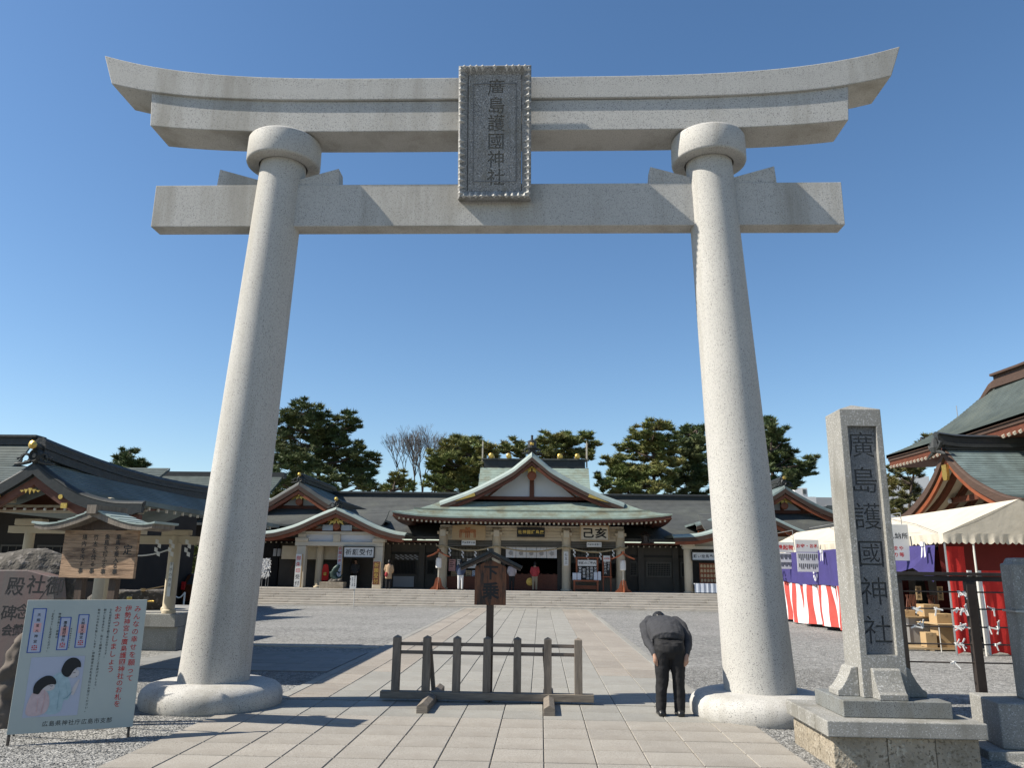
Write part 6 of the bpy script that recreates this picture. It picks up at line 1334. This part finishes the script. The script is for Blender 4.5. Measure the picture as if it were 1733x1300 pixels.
def tent_sign(lab, px0, px1, py0, py1, Y, top, topink, rows=6, low=None, vert=False):
    a, b = P(px0, py1, Y), P(px1, py0, Y); t = thing('stall_sign', lab, 'sign', ((a.x+b.x)/2, Y, a.z)); zc = b.z-(b.z-a.z)*.40
    MB().box(a.x, b.x, Y, Y+.03, a.z if vert else zc+.01, b.z).build('upper_board', 'sign_white', t, bev=.006)
    m_ = MB()
    if vert: write(m_, top, ((a.x+b.x)/2, Y-.0005, b.z-(b.z-a.z)*.32), X_, Z_, (b.x-a.x)/len(top)*.9, (b.x-a.x)/len(top)*.95, 'u', off=.015, extr=.004)
    else: write(m_, top, ((a.x+b.x)/2, Y-.0005, (b.z+zc)/2), X_, Z_, (b.x-a.x)/len(top)*.9, (b.x-a.x)/len(top)*.95, 'u', off=.025, extr=.01, sx=1)
    m_.build('heading', topink, t)
    if low:
        m_ = MB()
        for k, w_ in enumerate(low): write(m_, w_, ((a.x+b.x)/2, Y-.0005, b.z-(b.z-a.z)*(.66+.18*k)), X_, Z_, .12, .135, 'u', off=.02, extr=.004)
        m_.build('small_lettering', 'ink_red', t)
    elif not vert:
        MB().box(a.x+.03, b.x+.02, Y, Y+.02, a.z, zc-.01).build('lower_sheet', 'paper', t); m_ = MB(); n = 11
        for k in range(n):
            for q, L_ in ((0, .36), (1, .30)): xx = a.x+.10+(b.x-a.x-.15)*k/(n-1); z1 = zc-.05-(zc-a.z)*.5*q; m_.box(xx-.014, xx+.014, Y-.004, Y-.001, z1-(zc-a.z)*L_*(.9 if k % 3 else .6), z1)
        m_.build('price_rows', 'ink_soft', t, kind='stuff')
tent_sign('white stall sign with red heading and a price sheet, nearest the right gate pillar', 1317, 1343, 918, 963, 30.2, '縁起物', 'ink_red')
tent_sign('white stall sign reading お守・お札 in red above a price sheet', 1349, 1385, 914, 968, 27.2, 'お守・お札', 'ink_red')
tent_sign('white stall sign reading 古札納所 partly hidden by the stone monument', 1494, 1536, 888, 949, 20.6, '古札納所', 'ink', vert=True, low=('はまや', '飾り等'))
# ================================================================== RIGHT HALL
Rh = thing('ceremony_hall', 'large red beamed hall with sweeping grey green copper roof at the right edge', 'shrine hall', (16, 24, 0))
ec = Vector((14.0, 32.0, 6.45))
def side(t, u):    # eave X=14 up to ridge X=16.6, hip at the far end
    y1 = 32.0-3.4*t; y0 = 8.0; up = .45*max(0, u-.75)**2*8*(1-t)
    return Vector((14.0+2.6*t, y0+(y1-y0)*u, 6.42+2.15*t-.32*math.sin(t*math.pi)+up*.35))
courses(lambda t, u: side(1-t, u), 34, 14, .02, .10).build('roof_slope', 'copper_grey', Rh, fix=False)
def hip(t, u):
    a_ = side(1-t, 1); w = (1-0)*(4.0-0)*t+2.0*(1-t); return Vector((a_.x+ (26-a_.x)*u, a_.y, a_.z-.0*u))
courses(hip, 34, 3, .016, .10).build('roof_slope', 'copper_grey', Rh, fix=False)
rs = []
for i in range(13):
    y = 28.2-1.6*i; rs.append([Vector((16.7+dx, y, 8.42+dz+.12*max(0, 1-i/3)**2)) for dx, dz in ((-.35, -.1), (-.35, .12), (-.25, .14), (-.25, .32), (-.38, .34), (-.38, .42), (0, .55), (.38, .42), (.38, -.1))])
MB().rings(rs).build('ridge', 'wood_bargeboard', Rh)
MB().tube([(16.7, 28.1, 8.7), (16.5, 28.45, 8.5), (16.4, 28.7, 8.3), (16.3, 28.9, 8.15)], [.22, .18, .13, .06], 8).build('ridge_end_tile', 'wood_bargeboard', Rh); MB().tube([(16.7, 28.2, 8.86), (16.7, 28.5, 8.98)], .08, 10).build('ridge_end_roll', 'wood_bargeboard', Rh)
rows = []
for dz, dx in ((0.0, 0), (.12, .0), (.13, .06), (.24, .06), (.25, .5)): rows.append([side(0, j/20)+Vector((dx, 0, -dz)) for j in range(21)])
MB().grid(rows).build('eave_edge', 'wood_bargeboard', Rh, fix=False)
rows = [[side(0, j/20)+Vector((dx, 0, -dz)) for j in range(21)] for dx, dz in ((.10, .24), (.12, .50), (1.8, .45))]
MB().grid(rows).build('fascia', 'wood_red', Rh, fix=False)
me = MB()
for k in range(46): p = side(0, .45+.545*k/45); me.bar(p+Vector((.06, 0, -.50)), p+Vector((.22, 0, -.40)), .065, .09)
me.build('rafter_ends', 'cream_pale', Rh, kind='stuff', fix=False)
MB().box(15.2, 26, 8, 30.2, 0, 5.7).build('wall', 'cream_pale', Rh)
for y in (30.1, 27.2, 24.2, 21.2): MB().box(15.05, 15.35, y-.15, y+.15, 0, 5.75).build('column', 'wood_red', Rh)
MB().box(15.0, 15.19, 8, 30.3, 5.3, 5.75).build('head_beam', 'wood_red', Rh); MB().box(15.3, 22, 30.22, 30.35, 5.3, 5.75).build('head_beam', 'wood_red', Rh)
f_ = MB().box(15.12, 15.19, 27.4, 29.8, 3.4, 5.2).build('lattice_window', 'plaster', Rh); m_ = MB()
for k in range(9): m_.box(15.08, 15.115, 27.4+.3*k-.02, 27.4+.3*k+.02, 3.4, 5.2)
for k in range(7): m_.box(15.06, 15.078, 27.4, 29.8, 3.4+.3*k-.02, 3.4+.3*k+.02)
m_.build('lattice_bars', 'wall_dark', f_, kind='stuff')
MB().tube([(20, 25, 8.2), (20, 25, 9.6)], .01, 4)
ae = P(1620, 700, 34); MB().tube([(ae.x, 34, ae.z-1), (ae.x, 34, P(1619, 687, 34).z)], .02, 5).build('antenna', 'steel', Rh)
# porch, gable facing the path (towards -X)
Pc = thing('side_porch', 'curved copper porch gable with red and white raked boards facing the tents', 'porch', (12.5, 24.4, 0), local=True, rz=R(-90))
ptp = gable_roof(Pc, 0, 0, 3.6, [(0, 5.60), (.6, 5.05), (1.25, 4.6), (1.9, 4.27), (2.8, 3.92), (3.6, 3.74)], 'copper_blue', 30, .07, (.10, .05), .20, ridge_h=.30, ridge_w=.26, orn=0, boards=('wood_bargeboard', 'wood_redbright'), edge='wood_bargeboard', step=.02)
rs = []
for i in range(9): y = -.25+.5*i; rs.append([Vector((dx, y, 5.62+dz+.10*max(0, 1-i/2)**2)) for dx, dz in ((-.2, 0), (-.2, .1), (-.12, .12), (-.12, .3), (-.22, .33), (0, .42), (.22, .33), (.12, .3), (.12, .12), (.2, .1), (.2, 0))])
MB().rings(rs).build('upper_ridge', 'ridge', Pc)
m_ = MB()
for s in (-1, 1):
    m_.tube([(s*.08, -.3, 5.55), (s*.28, -.32, 5.62), (s*.36, -.3, 5.74), (s*.26, -.3, 5.80)], [.07, .06, .05, .03], 6)
    m_.tube([(s*.1, -.3, 5.5), (s*.4, -.3, 5.42), (s*.55, -.3, 5.36)], [.07, .05, .03], 6)
m_.lathe((0, -.3, 5.62), [(.14, -.15), (.17, .0), (.12, .2), (.04, .32), (0, .34)], 8).build('ridge_end_tile', 'ridge', Pc)
# soffit of raked boards seen from below: red rafters over white boards
for s in (-1, 1):
    MB().grid([[Vector((s*ptp(i/12).x, y, ptp(i/12).y-.20)) for y in (.15, 3.4)] for i in range(13)], (0, 0, .02)).build('soffit', 'cream_pale', Pc, fix=False)
    for k in range(6):
        y = .45+.52*k; m_ = MB()
        for i in range(12): p, q = ptp(i/12), ptp((i+1)/12); m_.bar((s*p.x, y, p.y-.27), (s*q.x, y, q.y-.27), .17, .12)
        m_.build('rafter', 'wood_red', Pc)
MB().box(-1.5, 1.5, .7, .86, 4.05, 4.22).build('tie_beam', 'wood_red', Pc); MB().box(-2.6, 2.6, .75, .95, 3.45, 3.65).build('lower_beam', 'wood_red', Pc)
MB().prism([(-.13, -.12, 5.1), (.13, -.12, 5.1), (.15, -.12, 4.75), (.08, -.12, 4.62), (-.08, -.12, 4.62), (-.15, -.12, 4.75)], (0, .08, 0)).build('pendant', 'gold', Pc)
for s in (-1, 1): MB().lathe((s*1.32, .62, 4.10), [(0, -.06), (.06, -.05), (.06, .04), (.02, .10), (0, .1)], 10).build('beam_end_cap', 'sign_white', Pc)
for s in (-1, 1): MB().box(s*1.9-.12, s*1.9+.12, .8, 1.04, 0, 3.5).build('column', 'wood_red', Pc)
MB().box(-2.6, 2.6, 3.3, 3.4, 0, 3.6).build('rear_wall', 'cream_pale', Pc)
# ================================================================== VISITORS
def visitor(label, px, Y, h, top, legs, facing=1, lean=0, bag=None, long_coat=False, zf=ZP, hair='hair', skirt=None):
    s = h/1.70; b = P(px, 990, Y); b.z = zf; t = thing('person', label, 'person', b, None)
    def q(x, y, z): return b+Vector((x*s, (y+lean*max(0, z-.9))*s*facing, z*s))
    bd_ = [('limb', [q(-.09, 0, .06), q(-.09, 0, .5), q(-.08, 0, .9)], [.04*s, .05*s, .07*s]), ('limb', [q(.09, 0, .06), q(.09, 0, .5), q(.08, 0, .9)], [.04*s, .05*s, .07*s]), ('limb', [q(0, 0, .92), q(0, 0, 1.15), q(0, 0, 1.38)], [.10*s, .10*s, .11*s]), ('limb', [q(0, 0, 1.36), q(0, .02, 1.5)], [.05*s, .05*s]), ('ball', q(0, .03, 1.58), (.075*s, .09*s, .105*s)),
          ('limb', [q(-.17, 0, 1.36), q(-.22, .03, 1.1), q(-.18, .16, .92)], [.045*s, .035*s, .028*s]), ('limb', [q(.17, 0, 1.36), q(.22, .03, 1.1), q(.18, .16, .92)], [.045*s, .035*s, .028*s])]
    for sx in (-1, 1):
        for k in range(4): bd_.append(('limb', [q(sx*.18, .17, .92), q(sx*(.17+.012*k), .20, .84)], [.012*s, .008*s]))
    blob('body', bd_, .022, 'skin', t, 1)
    blob('trousers', [('limb', [q(-.095, 0, .10), q(-.095, 0, .5), q(-.085, 0, .88)], [.062*s, .075*s, .10*s]), ('limb', [q(.095, 0, .10), q(.095, 0, .5), q(.085, 0, .88)], [.062*s, .075*s, .10*s])], .022, legs, t, 1)
    lo = .60 if long_coat else .84
    blob('coat', [('loft', [(q(0, 0, lo), (.20*s, 0, 0), (0, .14*s, 0)), (q(0, 0, 1.05), (.18*s, 0, 0), (0, .13*s, 0)), (q(0, 0, 1.3), (.205*s, 0, 0), (0, .13*s, 0)), (q(0, 0, 1.42), (.13*s, 0, 0), (0, .10*s, 0))]), ('limb', [q(-.19, 0, 1.36), q(-.25, .02, 1.1), q(-.20, .14, .95)], [.065*s, .055*s, .045*s]), ('limb', [q(.19, 0, 1.36), q(.25, .02, 1.1), q(.20, .14, .95)], [.065*s, .055*s, .045*s])], .024, top, t, 1, disp=(.02, .1))
    blob('hair', [('ball', q(0, .01, 1.62), (.088*s, .10*s, .095*s)), ('ball', q(0, -.045, 1.55), (.08*s, .06*s, .10*s))], .022, hair, t, 1)
    for sx in (-.095, .095): blob('shoe', [('loft', [(q(sx, -.07, .03), (.04*s, 0, 0), (0, 0, .03*s)), (q(sx, .05, .04), (.045*s, 0, 0), (0, 0, .04*s)), (q(sx, .16, .02), (.03*s, 0, 0), (0, 0, .02*s))])], .018, 'shoe', t, 0)
    if bag: blob(bag[0], [('ball', q(*bag[2]), tuple(v*s for v in bag[3]))], .02, bag[1], t, 1)
    return t
visitor('woman in a tan and red coat with a pale bag standing left of the hall', 657, 41.0, 1.46, 'coat_tan', 'trousers', 1, 0, ('red_bag', 'coat_red', (-.12, -.12, .85), (.10, .07, .15)), True)
visitor('woman in a dark blue jacket and white trousers facing the left bay of the hall', 779, 41.1, 1.50, 'coat_blue', 'cloth_white')
visitor('visitor in a pale pinkish jacket praying just right of the wooden notice', 866, 41.9, 1.46, 'coat_pale', 'trousers', 1, .1)
visitor('visitor in a red jacket and khaki trousers praying at the offering box', 905, 41.9, 1.46, 'coat_red', 'khaki', 1, .15)
visitor('dark figure behind the reception counter of the left porch', 600, 42.9, 1.5, 'ink_soft', 'trousers', -1)
